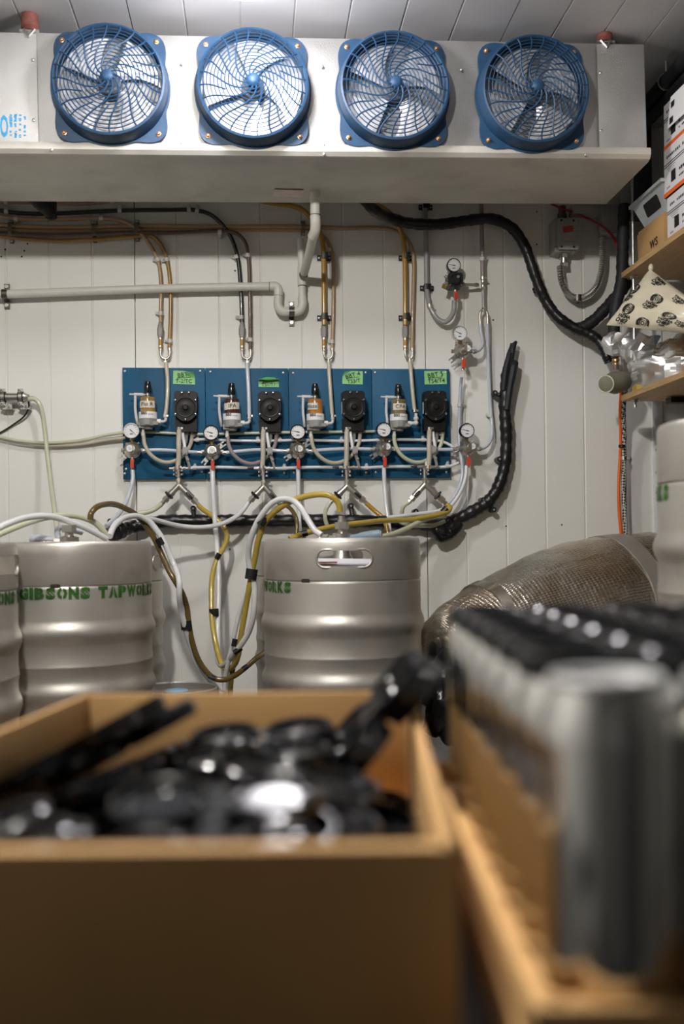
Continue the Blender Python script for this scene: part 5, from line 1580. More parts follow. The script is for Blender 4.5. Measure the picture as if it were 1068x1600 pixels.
def stencil(word, size, gapc):
    """stencil letters laid out on a line: list of (verts2d, faces)"""
    x = 0.0
    vs_all, fs_all = [], []
    for ch in word:
        if ch == ' ':
            x += gapc * 0.62
            continue
        vs, fs = text_mesh(ch, size * 1.36, size * 0.105, 0.004)
        xs = [v[0] for v in vs]
        w_ = max(xs) - min(xs)
        tgt = gapc * (0.36 if ch == 'I' else 1.18 if ch == 'W' else 0.90)
        ys = [v[1] for v in vs]
        y0, y1 = min(ys), max(ys)
        keep = []
        vv = [((v[0] - min(xs)) / w_ * tgt, (v[1] - y0) / (y1 - y0) * size) for v in vs]
        for f_ in fs:
            cx = sum(vv[i][0] for i in f_) / len(f_)
            cy = sum(vv[i][1] for i in f_) / len(f_)
            if ch in 'OGPRBA' and abs(cx - tgt * 0.52) < 0.0012:
                continue
            if ch in 'S' and abs(cy - size * 0.5 + (cx - tgt / 2) * 0.6) < 0.0011:
                continue
            keep.append(f_)
        o_ = len(vs_all)
        vs_all += [(a + x, b) for a, b in vv]
        fs_all += [tuple(i + o_ for i in f_) for f_ in keep]
        x += tgt + gapc * 0.10
    return vs_all, fs_all, x


ST = stencil('GIBSONS TAPWORKS', 0.028, 0.0258)


def letters(start=None, end=None):
    """lettering wrapped round the shoulder; angles from the side facing local -Y, positive to the right"""
    vs, fs, L = ST
    R = 0.2008
    a0 = start if start is not None else end - L / R
    mb = MB()
    mb.add([(R * math.sin(a0 + x / R), -R * math.cos(a0 + x / R), 0.4575 + z) for x, z in vs], fs)
    return mb.mesh('stencil_lettering', M['green'], smooth=False)


def keg(label, px, depth, ztop, txt=None, slot=0.0, notch=None, open_=False):
    p = EYE + ray(px, 845) * depth
    # local -Y of the keg points at the camera
    d_ = Vector((EYE.x - p.x, EYE.y - p.y, 0))
    rz = math.atan2(d_.y, d_.x) + PI / 2
    t = thing('keg', label, 'keg', (p.x, p.y, ztop - KH), (0, 0, rz), group='large steel kegs')
    put('keg_body', kbody_me, t)
    c = put('collar', collar_me, t, rot=(0, 0, slot))
    put('hand_hole_lip', klip_me, c)
    put('hand_hole_lip', klip_me, c, rot=(0, 0, PI))
    put('neck', kneck_me, t)
    if txt:
        put('stencil_lettering', letters(**txt), t, label='green stencilled lettering')
    if notch is not None:
        put('drain_notch', notch_me, t, rot=(0, 0, notch))
    return t


R_ = math.radians
k1 = keg('steel keg with its hand hole facing us below the board', 534, 2.56, 1.327, dict(end=R_(-37.5)), R_(1.5), R_(-26))
k2 = keg('steel keg half hidden directly behind the one with a visible hand hole', 503, 3.02, 1.321, None, R_(80))
k3 = keg('steel keg with full green lettering at the left', 108, 2.47, 1.325, dict(start=R_(-33.5)), R_(112), R_(-9))
k4 = keg('steel keg half hidden behind the fully lettered one', 146, 2.95, 1.312, None, R_(75))
k5 = keg('steel keg cut off by the left edge of the picture', -126, 2.13, 1.325, dict(start=R_(22)), R_(60))
k7 = keg('blurred steel keg close by at the right edge of the picture', 1219, 1.70, 1.515, dict(end=R_(-58)), R_(40))

# small keg standing lower behind
p = EYE + ray(273, 845) * 2.75
t = thing('small_keg', 'slim keg with a blue cap standing low between the large kegs', 'keg', (p.x, p.y, 0.922 - KH))
pr = [(0, 0.541), (0.06, 0.54), (0.105, 0.52), (0.113, 0.505), (0.1165, 0.49)]
for zc in (0.42, 0.17):
    pr += [(0.1165, zc + 0.03), (0.1185, zc + 0.012), (0.1185, zc - 0.012), (0.1165, zc - 0.03)]
pr += [(0.1165, 0.04), (0.1165, 0.004), (0.112, 0.0), (0.110, 0.04), (0, 0.05)]
part('keg_body', MB().lathe(pr, 48), M['keg'], t, angle=45)
part('collar', MB().lathe([(0.1165, 0.492), (0.1172, 0.575), (0.1155, 0.588), (0.112, 0.590), (0.109, 0.586), (0.112, 0.575), (0.112, 0.492)], 48, closed=True), M['keg'], t, angle=45)
part('valve_cap', MB().lathe([(0.024, 0.541), (0.024, 0.566), (0.034, 0.568), (0.034, 0.580), (0.030, 0.583), (0, 0.583)], 24), M['lightblue'], t)

# racks and a step under the kegs
def rack(label, x0, x1, y0, y1, ztop, nb=5):
    t = thing('keg_rack', label, 'rack', ((x0 + x1) / 2, (y0 + y1) / 2, 0))
    w, l = x1 - x0, y1 - y0
    bw = l / nb
    for i in range(nb):
        part('deck_board', MB().box((0, -l / 2 + bw * (i + 0.5), ztop - 0.014), (w, bw - 0.012, 0.028)), M['wood'], t)
    for sx in (-1, 1):
        part('beam', MB().box((sx * (w / 2 - 0.04), 0, ztop - 0.073), (0.045, l, 0.09)), M['wood'], t)
        for sy in (-1, 1):
            part('leg', MB().box((sx * (w / 2 - 0.04), sy * (l / 2 - 0.04), (ztop - 0.118) / 2), (0.07, 0.07, ztop - 0.118)), M['wood'], t)


rack('timber rack under the left group of kegs', k5.location.x - 0.25, k3.location.x + 0.20, k5.location.y - 0.24, -0.02, 1.312 - KH)
rack('timber rack under the right pair of kegs', k1.location.x - 0.24, k1.location.x + 0.24, k1.location.y - 0.24, -0.02, 1.321 - KH)
rack('timber stand under the near right keg', k7.location.x - 0.23, min(XR - 0.01, k7.location.x + 0.23), k7.location.y - 0.23, k7.location.y + 0.23, 1.515 - KH)
rack('low timber step under the slim keg', p.x - 0.13, p.x + 0.13, p.y - 0.13, p.y + 0.13, 0.922 - KH, 3)

# ------------------------------------------------------------------ keg couplers
def coupler(label, kx, ztop, pipe_top, handle_dir, blue):
    """sits on the neck of a keg; kx: the keg thing"""
    z0 = ztop - KH + 0.519
    t = thing('keg_coupler', label, 'coupler', (kx.location.x, kx.location.y, z0))
    part('body', MB().lathe([(0, 0), (0.026, 0), (0.028, 0.02), (0.022, 0.03), (0.020, 0.062), (0.024, 0.066), (0.024, 0.082), (0.012, 0.086), (0, 0.086)], 20), M['steel'], t)
    part('outlet', MB().cyl((0, 0, 0.08), (0, 0, pipe_top - 0.01), 0.011, n=14).hexn((0, 0, 0.094), (0, 0, 0.112), 0.018).cyl((0, 0, pipe_top - 0.022), (0, 0, pipe_top), 0.0085, n=12), M['nickel'], t)
    part('gas_inlet', MB().cyl((0, 0, 0.066), (-0.055, -0.012, 0.068), 0.008, n=12).hexn((-0.022, -0.005, 0.067), (-0.036, -0.008, 0.067), 0.013).sphere((-0.058, -0.013, 0.068), 0.009, 10, 6), M['nickel'], t)
    hd = Vector(handle_dir).normalized()
    a = hd * 0.022 + Vector((0, 0, 0.07))
    g = part('handle', MB().tube([a, a + hd * 0.02, a + hd * 0.03, a + hd * 0.06, a + hd * 0.078, a + hd * 0.082], [0.006, 0.008, 0.0105, 0.0125, 0.0125, 0.010], 16), M[blue], t)
    e = a + hd * 0.0822
    part('handle_badge', MB().lathe([(0, 0.0012), (0.0085, 0.001), (0.009, 0)], 16, frame(e, hd)), M['labelw'], g)
    mb = MB()
    fr = frame(e + hd * 0.0016, hd)
    for k_ in range(3):
        mb.box((0, (k_ - 1) * 0.0035, 0), (0.009 - abs(k_ - 1) * 0.003, 0.002, 0.0006), fr)
    part('badge_mark', mb, M['redtag'], g)
    return t


coupler('keg coupler with blue grey handle on the right keg', k1, 1.327, 0.128, (0.93, -0.36, 0.09), 'handle')
coupler('keg coupler with pale handle on the fully lettered left keg', k3, 1.325, 0.108, (-0.93, 0.3, 0.08), 'gas_hose')
# papers lying on top of the right keg, seen through its hand hole
c0 = k1.location
solo('folded_paper', MB().add([(c0.x - 0.085, c0.y - 0.13, 1.327 - KH + 0.526), (c0.x + 0.07, c0.y - 0.145, 1.327 - KH + 0.524), (c0.x + 0.08, c0.y - 0.04, 1.327 - KH + 0.536), (c0.x - 0.08, c0.y - 0.03, 1.327 - KH + 0.540),
                               (c0.x - 0.085, c0.y - 0.13, 1.327 - KH + 0.523), (c0.x + 0.07, c0.y - 0.145, 1.327 - KH + 0.521), (c0.x + 0.08, c0.y - 0.04, 1.327 - KH + 0.533), (c0.x - 0.08, c0.y - 0.03, 1.327 - KH + 0.537)],
                              [(0, 1, 2, 3), (7, 6, 5, 4), (0, 4, 5, 1), (1, 5, 6, 2), (2, 6, 7, 3), (3, 7, 4, 0)]), M['letter'], 'white folded paper on the right keg, seen through its hand hole', 'paper')
solo('orange_tag', MB().box((c0.x - 0.05, c0.y - 0.135, 1.327 - KH + 0.531), (0.05, 0.03, 0.003)), M['orangeprint'], 'orange tag on the right keg, seen through its hand hole', 'tag')

# hoses lying over the left kegs
hose('white hose arching over the left kegs from the left edge', [(-60, 850, .9), (-20, 834, .88), (10, 819, .84), (40, 809, .80), (72, 806, .76), (100, 812, .72), (128, 822, .69), (152, 834, .66), (166, 842, .64)], 3.9, M['white_hose'], group=G5)
hose('pale green hose arching over the left kegs beside the white one', [(-60, 866, .80), (-20, 844, .78), (10, 830, .74), (40, 818, .70), (70, 809, .66), (98, 805, .63), (126, 807.5, .6), (150, 818, .58), (167, 836, .56)], 3.8, M['pale'], group=G5)
hose('short grey hook hose beside the left coupler', [(96, 845, .7), (90, 838, .7), (90, 828, .7), (97, 824, .69), (110, 828, .67), (128, 832, .65)], 3.4, M['gas_hose'], group=G5)

# ================================================================== foil wrapped duct at the right
cps = [(690, 1040, .60, .09), (700, 1036, .595, .125), (716, 1030, .58, .150), (760, 1016, .54, .180), (812, 1003, .50, .208), (864, 990, .46, .228), (920, 978, .42, .243), (980, 968, .38, .248), (1030, 962, .35, .246), (1075, 960, .33, .225), (1090, 960, .32, .19)]
axis = catmull([W(a, b, c) for a, b, c, r in cps], 6)
rad = []
rr = [c[3] for c in cps]
for i in range(len(axis)):
    u = i / 6
    a = min(int(u), len(rr) - 2)
    rad.append(rr[a] + (rr[a + 1] - rr[a]) * (u - a))
N = 56
vs, fs, uvs = [], [], []
x_, y_, z_ = basis((axis[1] - axis[0]))
for i, c in enumerate(axis):
    T_ = (axis[min(i + 1, len(axis) - 1)] - axis[max(i - 1, 0)]).normalized()
    x_ = Vector((0, 0, 1)).cross(T_).normalized()
    y_ = T_.cross(x_)
    for j in range(N):
        a = 2 * PI * j / N
        w_ = noise.noise(Vector((i * 0.12, math.cos(a) * 2, math.sin(a) * 2))) * 0.010 + 0.006 * math.sin(a * 3 + i * 0.1) + 0.004 * noise.noise(Vector((i * 0.45, math.cos(a) * 7, math.sin(a) * 7)))
        if i < 9:
            w_ += 0.010 * noise.noise(Vector((i * 0.5, math.cos(a) * 5, math.sin(a) * 5)))
        vs.append(c + (x_ * math.cos(a) + y_ * math.sin(a)) * (rad[i] + w_))
for i in range(len(axis) - 1):
    for j in range(N):
        fs.append((i * N + j, i * N + (j + 1) % N, (i + 1) * N + (j + 1) % N, (i + 1) * N + j))
fs += [tuple(range(N))[::-1], tuple(range((len(axis) - 1) * N, len(axis) * N))]
duct = solo('insulated_duct', MB().add(vs, fs), M['bubble'], 'bulging foil bubble wrap duct with a duct tape band beside the right keg', 'duct', angle=80)
uvl = duct.data.uv_layers.new(name='UVMap')
for poly in duct.data.polygons:
    for li in poly.loop_indices:
        vi = duct.data.loops[li].vertex_index
        i, j = divmod(vi, N)
        if j == 0 and any(duct.data.loops[l2].vertex_index % N == N - 1 for l2 in poly.loop_indices) and len(poly.vertices) == 4:
            j = N
        uvl.data[li].uv = (i / len(axis), j / N)


def duct_ring(i0, i1, grow, mm, nm, skew=0.0):
    mb = MB()
    vs, fs = [], []
    K = 48
    for (idx, g) in ((i0, 0.0), (i0, grow), (i1, grow), (i1, 0.0)):
        for j in range(K):
            a = 2 * PI * j / K
            sh = skew * math.sin(a)
            f_ = min(max(idx + sh, 0), len(axis) - 1.001)
            q_ = int(f_)
            fr_ = f_ - q_
            c = axis[q_].lerp(axis[q_ + 1], fr_)
            T_ = (axis[q_ + 1] - axis[q_]).normalized()
            xx = Vector((0, 0, 1)).cross(T_).normalized()
            yy = T_.cross(xx)
            r = rad[q_] + (rad[q_ + 1] - rad[q_]) * fr_
            w_ = noise.noise(Vector((f_ * 0.12, math.cos(a) * 2, math.sin(a) * 2))) * 0.010 + 0.006 * math.sin(a * 3 + f_ * 0.1)
            vs.append(c + (xx * math.cos(a) + yy * math.sin(a)) * (r + w_ + g))
    for s in range(3):
        for j in range(K):
            fs.append((s * K + j, s * K + (j + 1) % K, (s + 1) * K + (j + 1) % K, (s + 1) * K + j))
    mb.add(vs, fs)
    return wpart(nm, mb, M[mm], duct, angle=70)


duct_ring(38.2, 40.6, 0.004, 'ducttape', 'tape_band', 1.2)
duct_ring(15.6, 17.2, 0.006, 'bubble', 'overlap_fold', 2.0)
# black sheet wrapped round the low end of the duct
c = W(690, 1050, .63)
sh = MB().sphere((c.x + 0.012, c.y, c.z - 0.06), 0.11, 40, 26, (0.6, 0.85, 1.2))
cc_ = Vector((c.x + 0.012, c.y, c.z - 0.06))
nv_ = []
for v in sh.v:
    v = Vector(v)
    d1 = noise.voronoi(v * 14)[0]
    nv_.append(tuple(v + (v - cc_).normalized() * ((d1[1] - d1[0]) * 0.05 - 0.014 + 0.012 * noise.noise(v * 30))))
sh.v = nv_
solo('black_sheet', sh, M['wrap'], 'black plastic sheet gathered at the low end of the foil duct', 'sheet', angle=40)
# timber cradle that carries the duct
ca = W(930, 978, .42)
t = thing('duct_stand', 'timber cradle carrying the foil duct', 'stand', (ca.x, ca.y, 0))
for sx in (-0.28, 0.18):
    zt = ca.z - 0.22
    part('leg', MB().box((sx, 0.0, zt / 2), (0.06, 0.06, zt)), M['wood'], t)
part('rail', MB().box((-0.05, 0, ca.z - 0.225), (0.62, 0.10, 0.03)), M['wood'], t)
# ================================================================== plywood shelves at the right
ps = W(968, 437, .20)
KS = 1.19
SX, SY = ps.x, ps.y                # far inner corner of the shelves
ZU, ZL = ps.z, W(970, 627, .20).z
SL = 1.35                          # length towards the camera
for z, label, nm in ((ZU, 'upper plywood shelf holding white cartons at the right wall', 'u'), (ZL, 'lower plywood shelf holding the bags at the right wall', 'l')):
    t = thing('plywood_shelf', label, 'shelf', ((SX + XR) / 2, SY - SL / 2, z))
    w = XR - SX
    part('board', MB().box((0, 0, 0.009), (w - 0.002, SL, 0.018)), M['ply'], t, bevel=0.002)
    part('edge_veneer', MB().box((-w / 2 - 0.0005, 0, 0.009), (0.002, SL, 0.0165)), M['plyedge'], t)
    if nm == 'l':
        part('support_bar', MB().box((-0.02, SL / 2 - 0.10, -0.012), (0.09, 0.04, 0.016)).box((0.10, SL / 2 - 0.14, -0.04), (0.012, 0.02, 0.08)), M['black'], t)
rx, ry = SX + 0.028, SY - 0.04
t = thing('threaded_rod', 'long threaded steel rod from the ceiling through both shelves', 'rod', (rx, ry, ZL - 0.025))
part('rod', MB().cyl((0, 0, 0), (0, 0, ZC - ZL + 0.025), 0.0048, n=10), M['zinc'], t)
for z in (ZL, ZU):
    o_ = z - (ZL - 0.025)
    part('nut', MB().hexn((0, 0, o_ - 0.009), (0, 0, o_ - 0.002), 0.010).cyl((0, 0, o_ - 0.002), (0, 0, o_ - 0.0002), 0.014, n=14).cyl((0, 0, o_ + 0.0182), (0, 0, o_ + 0.020), 0.014, n=14).hexn((0, 0, o_ + 0.020), (0, 0, o_ + 0.027), 0.010), M['zinc'], t)

ZS = ZU + 0.0182
# white cartons, long side towards the room; far edge at photograph x = 1038
yb = Wx(1039, 380, SX + 0.008).y
BH = [0.125, 0.135, 0.129]
zc = ZS
names = ('lowest white carton of the stack on the upper shelf', 'middle white carton of the stack on the upper shelf', 'topmost white carton of the stack, with a loose label')
rgc = random.Random(11)
SIDE = Matrix(((0, 0, -1, 0), (-1, 0, 0, 0), (0, 1, 0, 0), (0, 0, 0, 1)))   # print on a face looking -X: text x -> -Y, text y -> +Z
for i in range(3):
    h = BH[i] - 0.001
    ox = (0.006, 0.0, 0.003)[i]
    L_, D_ = 0.50, 0.28
    t = thing('carton', names[i], 'box', (SX + 0.008 + ox + D_ / 2, yb - L_ / 2 + (0, 0.004, 0.008)[i], zc))
    part('box_body', MB().box((0, 0, h / 2), (D_, L_, h)), M['whitecard'], t, bevel=0.0015)
    xf = -D_ / 2 - 0.0006
    part('orange_band', MB().box((0, 0, 0.0055), (D_ + 0.0012, L_ + 0.0012, 0.011)), M['orangeprint'], t)
    mb = MB()
    mb.box((xf, 0, h * 0.66), (0.0006, L_ * 0.995, 0.0022)).box((xf, 0, h * 0.61), (0.0006, L_ * 0.995, 0.0022))
    # bar code
    for k in range(14):
        mb.box((xf, L_ / 2 - 0.05 - 0.0021 * k, h * 0.33), (0.0006, rgc.uniform(0.0007, 0.0016), 0.031))
    # print too small to read: rows of short dashes
    for (y0_, zz_, n_, wd, ht) in ((0.02, 0.80, 13, 0.0085, 0.008), (0.10, 0.36, 7, 0.009, 0.009), (0.10, 0.22, 8, 0.007, 0.006)):
        for k in range(n_):
            if rgc.random() < 0.12:
                continue
            mb.box((xf, L_ / 2 - y0_ - (wd + 0.003) * k - wd / 2, h * zz_), (0.0006, wd * rgc.uniform(0.55, 1.0), ht * rgc.uniform(0.7, 1.0)))
    part('printing', mb, M['ink'], t)
    mb = MB()
    for k in range(3):
        mb.box((xf, L_ / 2 - 0.05, h * 0.56 - 0.006 * k), (0.0006, 0.055 - 0.012 * k, 0.0016))
    mb.box((xf, L_ / 2 - 0.03, h * 0.16), (0.0006, 0.02, 0.005))
    part('fine_print', mb, M['greyink'], t)
    if i == 2:
        lb = part('loose_label', MB().add([(xf - 0.002, L_ / 2 - 0.055, h * 1.02), (xf - 0.004, L_ / 2 - 0.17, h * 0.98), (xf - 0.012, L_ / 2 - 0.17, h * 0.30), (xf - 0.010, L_ / 2 - 0.045, h * 0.34),
                                           (xf - 0.001, L_ / 2 - 0.055, h * 1.02), (xf - 0.003, L_ / 2 - 0.17, h * 0.98), (xf - 0.011, L_ / 2 - 0.17, h * 0.30), (xf - 0.009, L_ / 2 - 0.045, h * 0.34)],
                                          [(0, 1, 2, 3), (7, 6, 5, 4), (0, 4, 5, 1), (1, 5, 6, 2), (2, 6, 7, 3), (3, 7, 4, 0)]), M['labelw'], t)
        mb = MB()
        for k in range(12):
            for zz, xo in ((0.80, -0.0055), (0.45, -0.0105)):
                mb.box((xf + xo, L_ / 2 - 0.065 - 0.0019 * k, h * zz), (0.0006, rgc.uniform(0.0006, 0.0014), 0.017))
        part('bar_code', mb, M['ink'], lb)
    zc += BH[i]
# brown carton with handwriting, and a plastic bin on it
yc = Wx(997, 412, SX + 0.012).y
t = thing('brown_carton', 'brown carton with handwriting under the grey plastic bin', 'box', (SX + 0.012 + 0.143, yc - 0.095, ZS))
t.scale = (KS, KS, KS)
ch = 0.078
part('box_body', MB().box((0, 0, ch / 2), (0.24, 0.158, ch)), M['cardbrown'], t, bevel=0.001)
mb = MB()
text_on(mb, 'ws', 0.045, Matrix.Translation((-0.1212, 0.005, 0.012)) @ SIDE, 0.0, 'LEFT')
part('handwriting', mb, M['ink'], t)
part('side_flap', MB().add([(-0.119, 0.080, 0.0), (0.10, 0.080, 0.0), (0.10, 0.084, ch * .9), (-0.117, 0.092, ch * 0.95), (-0.119, 0.082, 0.0), (0.10, 0.082, 0.0), (0.10, 0.086, ch * .9), (-0.117, 0.094, ch * .95)],
                           [(0, 1, 2, 3), (7, 6, 5, 4), (0, 4, 5, 1), (2, 6, 7, 3), (0, 3, 7, 4), (1, 5, 6, 2)]), M['cardbrown'], t)
t = thing('plastic_bin', 'grey plastic bin with a dark label slot on the brown carton', 'bin', (SX + 0.012 + 0.143, yc - 0.09, ZS + ch * KS + 0.0005))
t.scale = (KS, KS, KS)


def binring(w, l, z):
    return [(-w / 2, -l / 2, z), (w / 2, -l / 2, z), (w / 2, l / 2, z), (-w / 2, l / 2, z)]


rings = [binring(0.20, 0.135, 0.0), binring(0.252, 0.188, 0.066), binring(0.268, 0.204, 0.066), binring(0.268, 0.204, 0.074), binring(0.248, 0.184, 0.074), binring(0.196, 0.131, 0.004)]
vs = [p_ for r_ in rings for p_ in r_]
fs = [(3, 2, 1, 0), (20, 21, 22, 23)]
for a in range(5):
    for j in range(4):
        fs.append((a * 4 + j, a * 4 + (j + 1) % 4, a * 4 + 4 + (j + 1) % 4, a * 4 + 4 + j))
part('bin_body', MB().add(vs, fs), M['binplastic'], t, smooth=False)
m_ = Matrix.Translation((-0.1155, -0.005, 0.040)) @ Matrix.Rotation(-0.37, 4, 'Y')
part('label_slot', MB().rbox((0, 0, 0), (0.002, 0.085, 0.034), 0.006, 3, m_, axis='x'), M['black'], t)
part('dark_contents', MB().box((0.02, -0.01, 0.06), (0.19, 0.13, 0.03)).add([(-0.09, 0.05, 0.07), (0.10, 0.05, 0.07), (0.10, -0.07, 0.12), (-0.09, -0.07, 0.12), (-0.09, 0.05, 0.06), (0.10, 0.05, 0.06), (0.10, -0.07, 0.06), (-0.09, -0.07, 0.06)],
     [(0, 1, 2, 3), (7, 6, 5, 4), (0, 4, 5, 1), (1, 5, 6, 2), (2, 6, 7, 3), (3, 7, 4, 0)]), M['black'], t)

# ------------------------------------------------------------------ bags on the lower shelf
ZB = ZL + 0.0182
# foil bag: crumpled pouch
cf = Vector((SX + 0.18, Wx(1044, 590, SX + 0.12).y - 0.02, ZB))
nu, nv = 64, 44
vs, fs = [], []
for j in range(nv + 1):
    t_ = j / nv
    for i in range(nu):
        a = 2 * PI * i / nu
        rx_, ry_ = 0.150, 0.16
        prof_ = 0.86 + 0.14 * math.sin(min(t_ * 2.0, 1) * PI / 2) if t_ < 0.5 else max(0.02, math.cos((t_ - 0.5) / 0.5 * PI / 2)) ** 0.6
        v = Vector((math.cos(a) * rx_ * prof_, math.sin(a) * ry_ * prof_, t_ * 0.14))
        d1 = noise.voronoi(v * 15 + Vector((3, 3, 3)))[0]
        d2 = noise.voronoi(v * 34)[0]
        k_ = min(1.0, t_ * 3)
        v += v.normalized() * ((d1[1] - d1[0]) * 0.030 + (d2[1] - d2[0]) * 0.012 - 0.014) * k_
        v.z = max(v.z, 0.0005)
        vs.append(v)
for j in range(nv):
    for i in range(nu):
        fs.append((j * nu + i, j * nu + (i + 1) % nu, (j + 1) * nu + (i + 1) % nu, (j + 1) * nu + i))
fs += [tuple(range(nu))[::-1], tuple(range(nv * nu, nv * nu + nu))]
fb = thing('foil_bag', 'crumpled silver foil bag sitting on the lower plywood shelf', 'bag', cf)
fb.scale = (KS, KS, KS)
part('pouch', MB().add(vs, fs), M['foil'], fb, angle=22)
# twisted neck flopping to the left
pn = [Vector((-0.085, 0.06, 0.105)), Vector((-0.115, 0.075, 0.125)), Vector((-0.14, 0.085, 0.135)), Vector((-0.165, 0.09, 0.138)), Vector((-0.185, 0.092, 0.130))]
cc = catmull(pn, 5)
mb = MB().tube(cc, [0.05 - 0.0018 * i if i < 11 else 0.03 - abs(i - 14) * 0.001 for i in range(len(cc))], 14)
mb.v = [tuple(Vector(v) + Vector((noise.noise(Vector(v) * 45), noise.noise(Vector(v) * 45 + Vector((5, 0, 0))), noise.noise(Vector(v) * 45 + Vector((0, 5, 0))))) * 0.016) for v in mb.v]
part('twisted_neck', mb, M['foil'], fb, angle=22)
part('yellow_tab', MB().box((-0.135, 0.02, 0.008), (0.012, 0.03, 0.016)), M['yellow'], fb)

# printed hop bag leaning over it
A = Wd(947, 508, 2.92)     # low left corner
Bc = Wd(1015, 421, 2.90)   # top corner
C_ = Wd(1125, 500, 2.64)   # right
D_ = Wd(1080, 521, 2.70)   # low right
HB = (A + Bc + C_ + D_) / 4


def hb(u, v, front=True):
    p = A * (1 - u) * (1 - v) + D_ * u * (1 - v) + C_ * u * v + Bc * (1 - u) * v
    n_ = (D_ - A).cross(Bc - A).normalized()
    if n_.y > 0:
        n_ = -n_
    e = max(0.0, (1 - abs(2 * u - 1) ** 2.6) * (1 - abs(2 * v - 1) ** 2.6))
    bulge = 0.034 * e ** 0.55
    w_ = 0.005 * noise.noise(Vector((u * 5, v * 5, 1))) + 0.006 * abs(noise.noise(Vector((u * 3 + v * 4, v * 2, 7))))
    return p + n_ * ((bulge + w_) if front else -(bulge * 0.8) + w_ * 0.3)


n1 = 26
vs, fs = [], []
for s in (True, False):
    for j in range(n1 + 1):
        for i in range(n1 + 1):
            vs.append(hb(i / n1, j / n1, s))
st = (n1 + 1) ** 2
for j in range(n1):
    for i in range(n1):
        a = j * (n1 + 1) + i
        fs.append((a, a + 1, a + n1 + 2, a + n1 + 1))
        fs.append((st + a + n1 + 1, st + a + n1 + 2, st + a + 1, st + a))
for i in range(n1):
    for (a, b) in ((i, i + 1), (n1 * (n1 + 1) + i + 1, n1 * (n1 + 1) + i), ((i + 1) * (n1 + 1), i * (n1 + 1)), (i * (n1 + 1) + n1, (i + 1) * (n1 + 1) + n1)):
        fs.append((b, a, st + a, st + b))
bag = thing('hop_bag', 'cream bag printed with black ring emblems leaning on the foil bag', 'bag', HB)
wpart('pouch', MB().add(vs, fs), M['hopbag'], bag, angle=50)
wpart('corner_knot', MB().sphere(Bc + Vector((0.003, 0, 0.004)), 0.010, 10, 7, (0.8, 0.8, 1.3)), M['hopbag'], bag)
lenU, lenV = (D_ - A).length, (Bc - A).length
mb = MB()
nrm = (D_ - A).cross(Bc - A).normalized()
if nrm.y > 0:
    nrm = -nrm
rotp = -0.15


def onbag(pts, cu_, cv_, rot):
    out = []
    for x, y in pts:
        xr, yr = x * math.cos(rot) - y * math.sin(rot), x * math.sin(rot) + y * math.cos(rot)
        u, v = cu_ + xr / lenU, cv_ + yr / lenV
        if not (0.01 < u < 0.99 and 0.01 < v < 0.99):
            return None
        out.append(hb(u, v) + nrm * 0.0012)
    return out


def annulus(cx, cy, r1, r2, n=22, a0=0.0, a1=2 * PI):
    pts, fs = [], []
    for i in range(n + 1):
        a = a0 + (a1 - a0) * i / n
        pts += [(cx + r1 * math.cos(a), cy + r1 * math.sin(a)), (cx + r2 * math.cos(a), cy + r2 * math.sin(a))]
    for i in range(n):
        fs.append((2 * i, 2 * i + 1, 2 * i + 3, 2 * i + 2))
    return pts, fs


words = [(text_mesh('YAKIMA', 0.0145, 0.0007, 0.005, 'CENTER'), -0.0145 - 0.015), (text_mesh('CHIEF', 0.0170, 0.0008, 0.005, 'CENTER'), -0.029 - 0.015), (text_mesh('HOPS', 0.008, 0.0004, 0.005, 'CENTER'), -0.037 - 0.015)]
EM = 1.17
for (cu_, cv_, emblem) in ((0.20, 0.26, 1), (0.42, 0.58, 1), (0.70, 0.30, 1), (0.05, 0.62, 1), (0.80, 0.86, 0), (0.25, 0.92, 0), (0.45, 0.06, 1), (0.95, 0.58, 1), (0.62, 0.80, 0), (0.88, 0.22, 0)):
    shapes = []
    if emblem:
        shapes += [([(a * EM, b * EM) for a, b in sh[0]], sh[1]) for sh in [annulus(-0.004, 0, 0.0145, 0.0162), annulus(0.004, 0, 0.0135, 0.0155), annulus(0, 0, 0.0078, 0.0092), annulus(0, 0, 0.0030, 0.0055), annulus(-0.0055, 0, 0.0075, 0.0125, 14, 1.7, 4.6), annulus(0.0065, 0, 0.0075, 0.0122, 14, -1.4, 1.4)]]
    off_ = 0.0 if emblem else 0.026
    for (tv, tf), dy in words:
        shapes.append(([(x, y + dy + off_) for x, y in tv], tf))
    for pts, fs_ in shapes:
        good = []
        ws = []
        ok = True
        idx = {}
        for k_, p_ in enumerate(pts):
            r_ = onbag([p_], cu_, cv_, rotp)
            if r_ is not None:
                idx[k_] = len(ws)
                ws.append(r_[0])
        ff = [tuple(idx[i] for i in f_) for f_ in fs_ if all(i in idx for i in f_)]
        mb.add(ws, ff)
wpart('printing', mb, M['ink'], bag, smooth=False, label='black ring emblems and lettering')

# dark insulated pipes high on the right wall
for (px, py, xo, r, lab) in ((1040, 128, 1.20, .021, 'upper'), (1040, 158, 1.22, .019, 'lower')):
    c = Wx(px, py, xo)
    solo('insulated_pipe', MB().tube([(xo, -0.06, c.z), (xo, -0.9, c.z), (xo, -2.2, c.z)], r, 14), M['foam'], '%s of two black pipes running along the right wall near the ceiling' % lab, 'pipe', group='black pipes near the ceiling')
c = Wx(1040, 128, 1.20)
solo('pipe_hanger', MB().torus((1.20, c.y, c.z), 0.024, 0.003, (0, 1, 0), 18, 6).cyl((1.20, c.y, c.z + 0.024), (1.20, c.y, ZC), 0.003, n=8), M['steel'], 'steel ring hanger holding the upper black pipe', 'hanger')
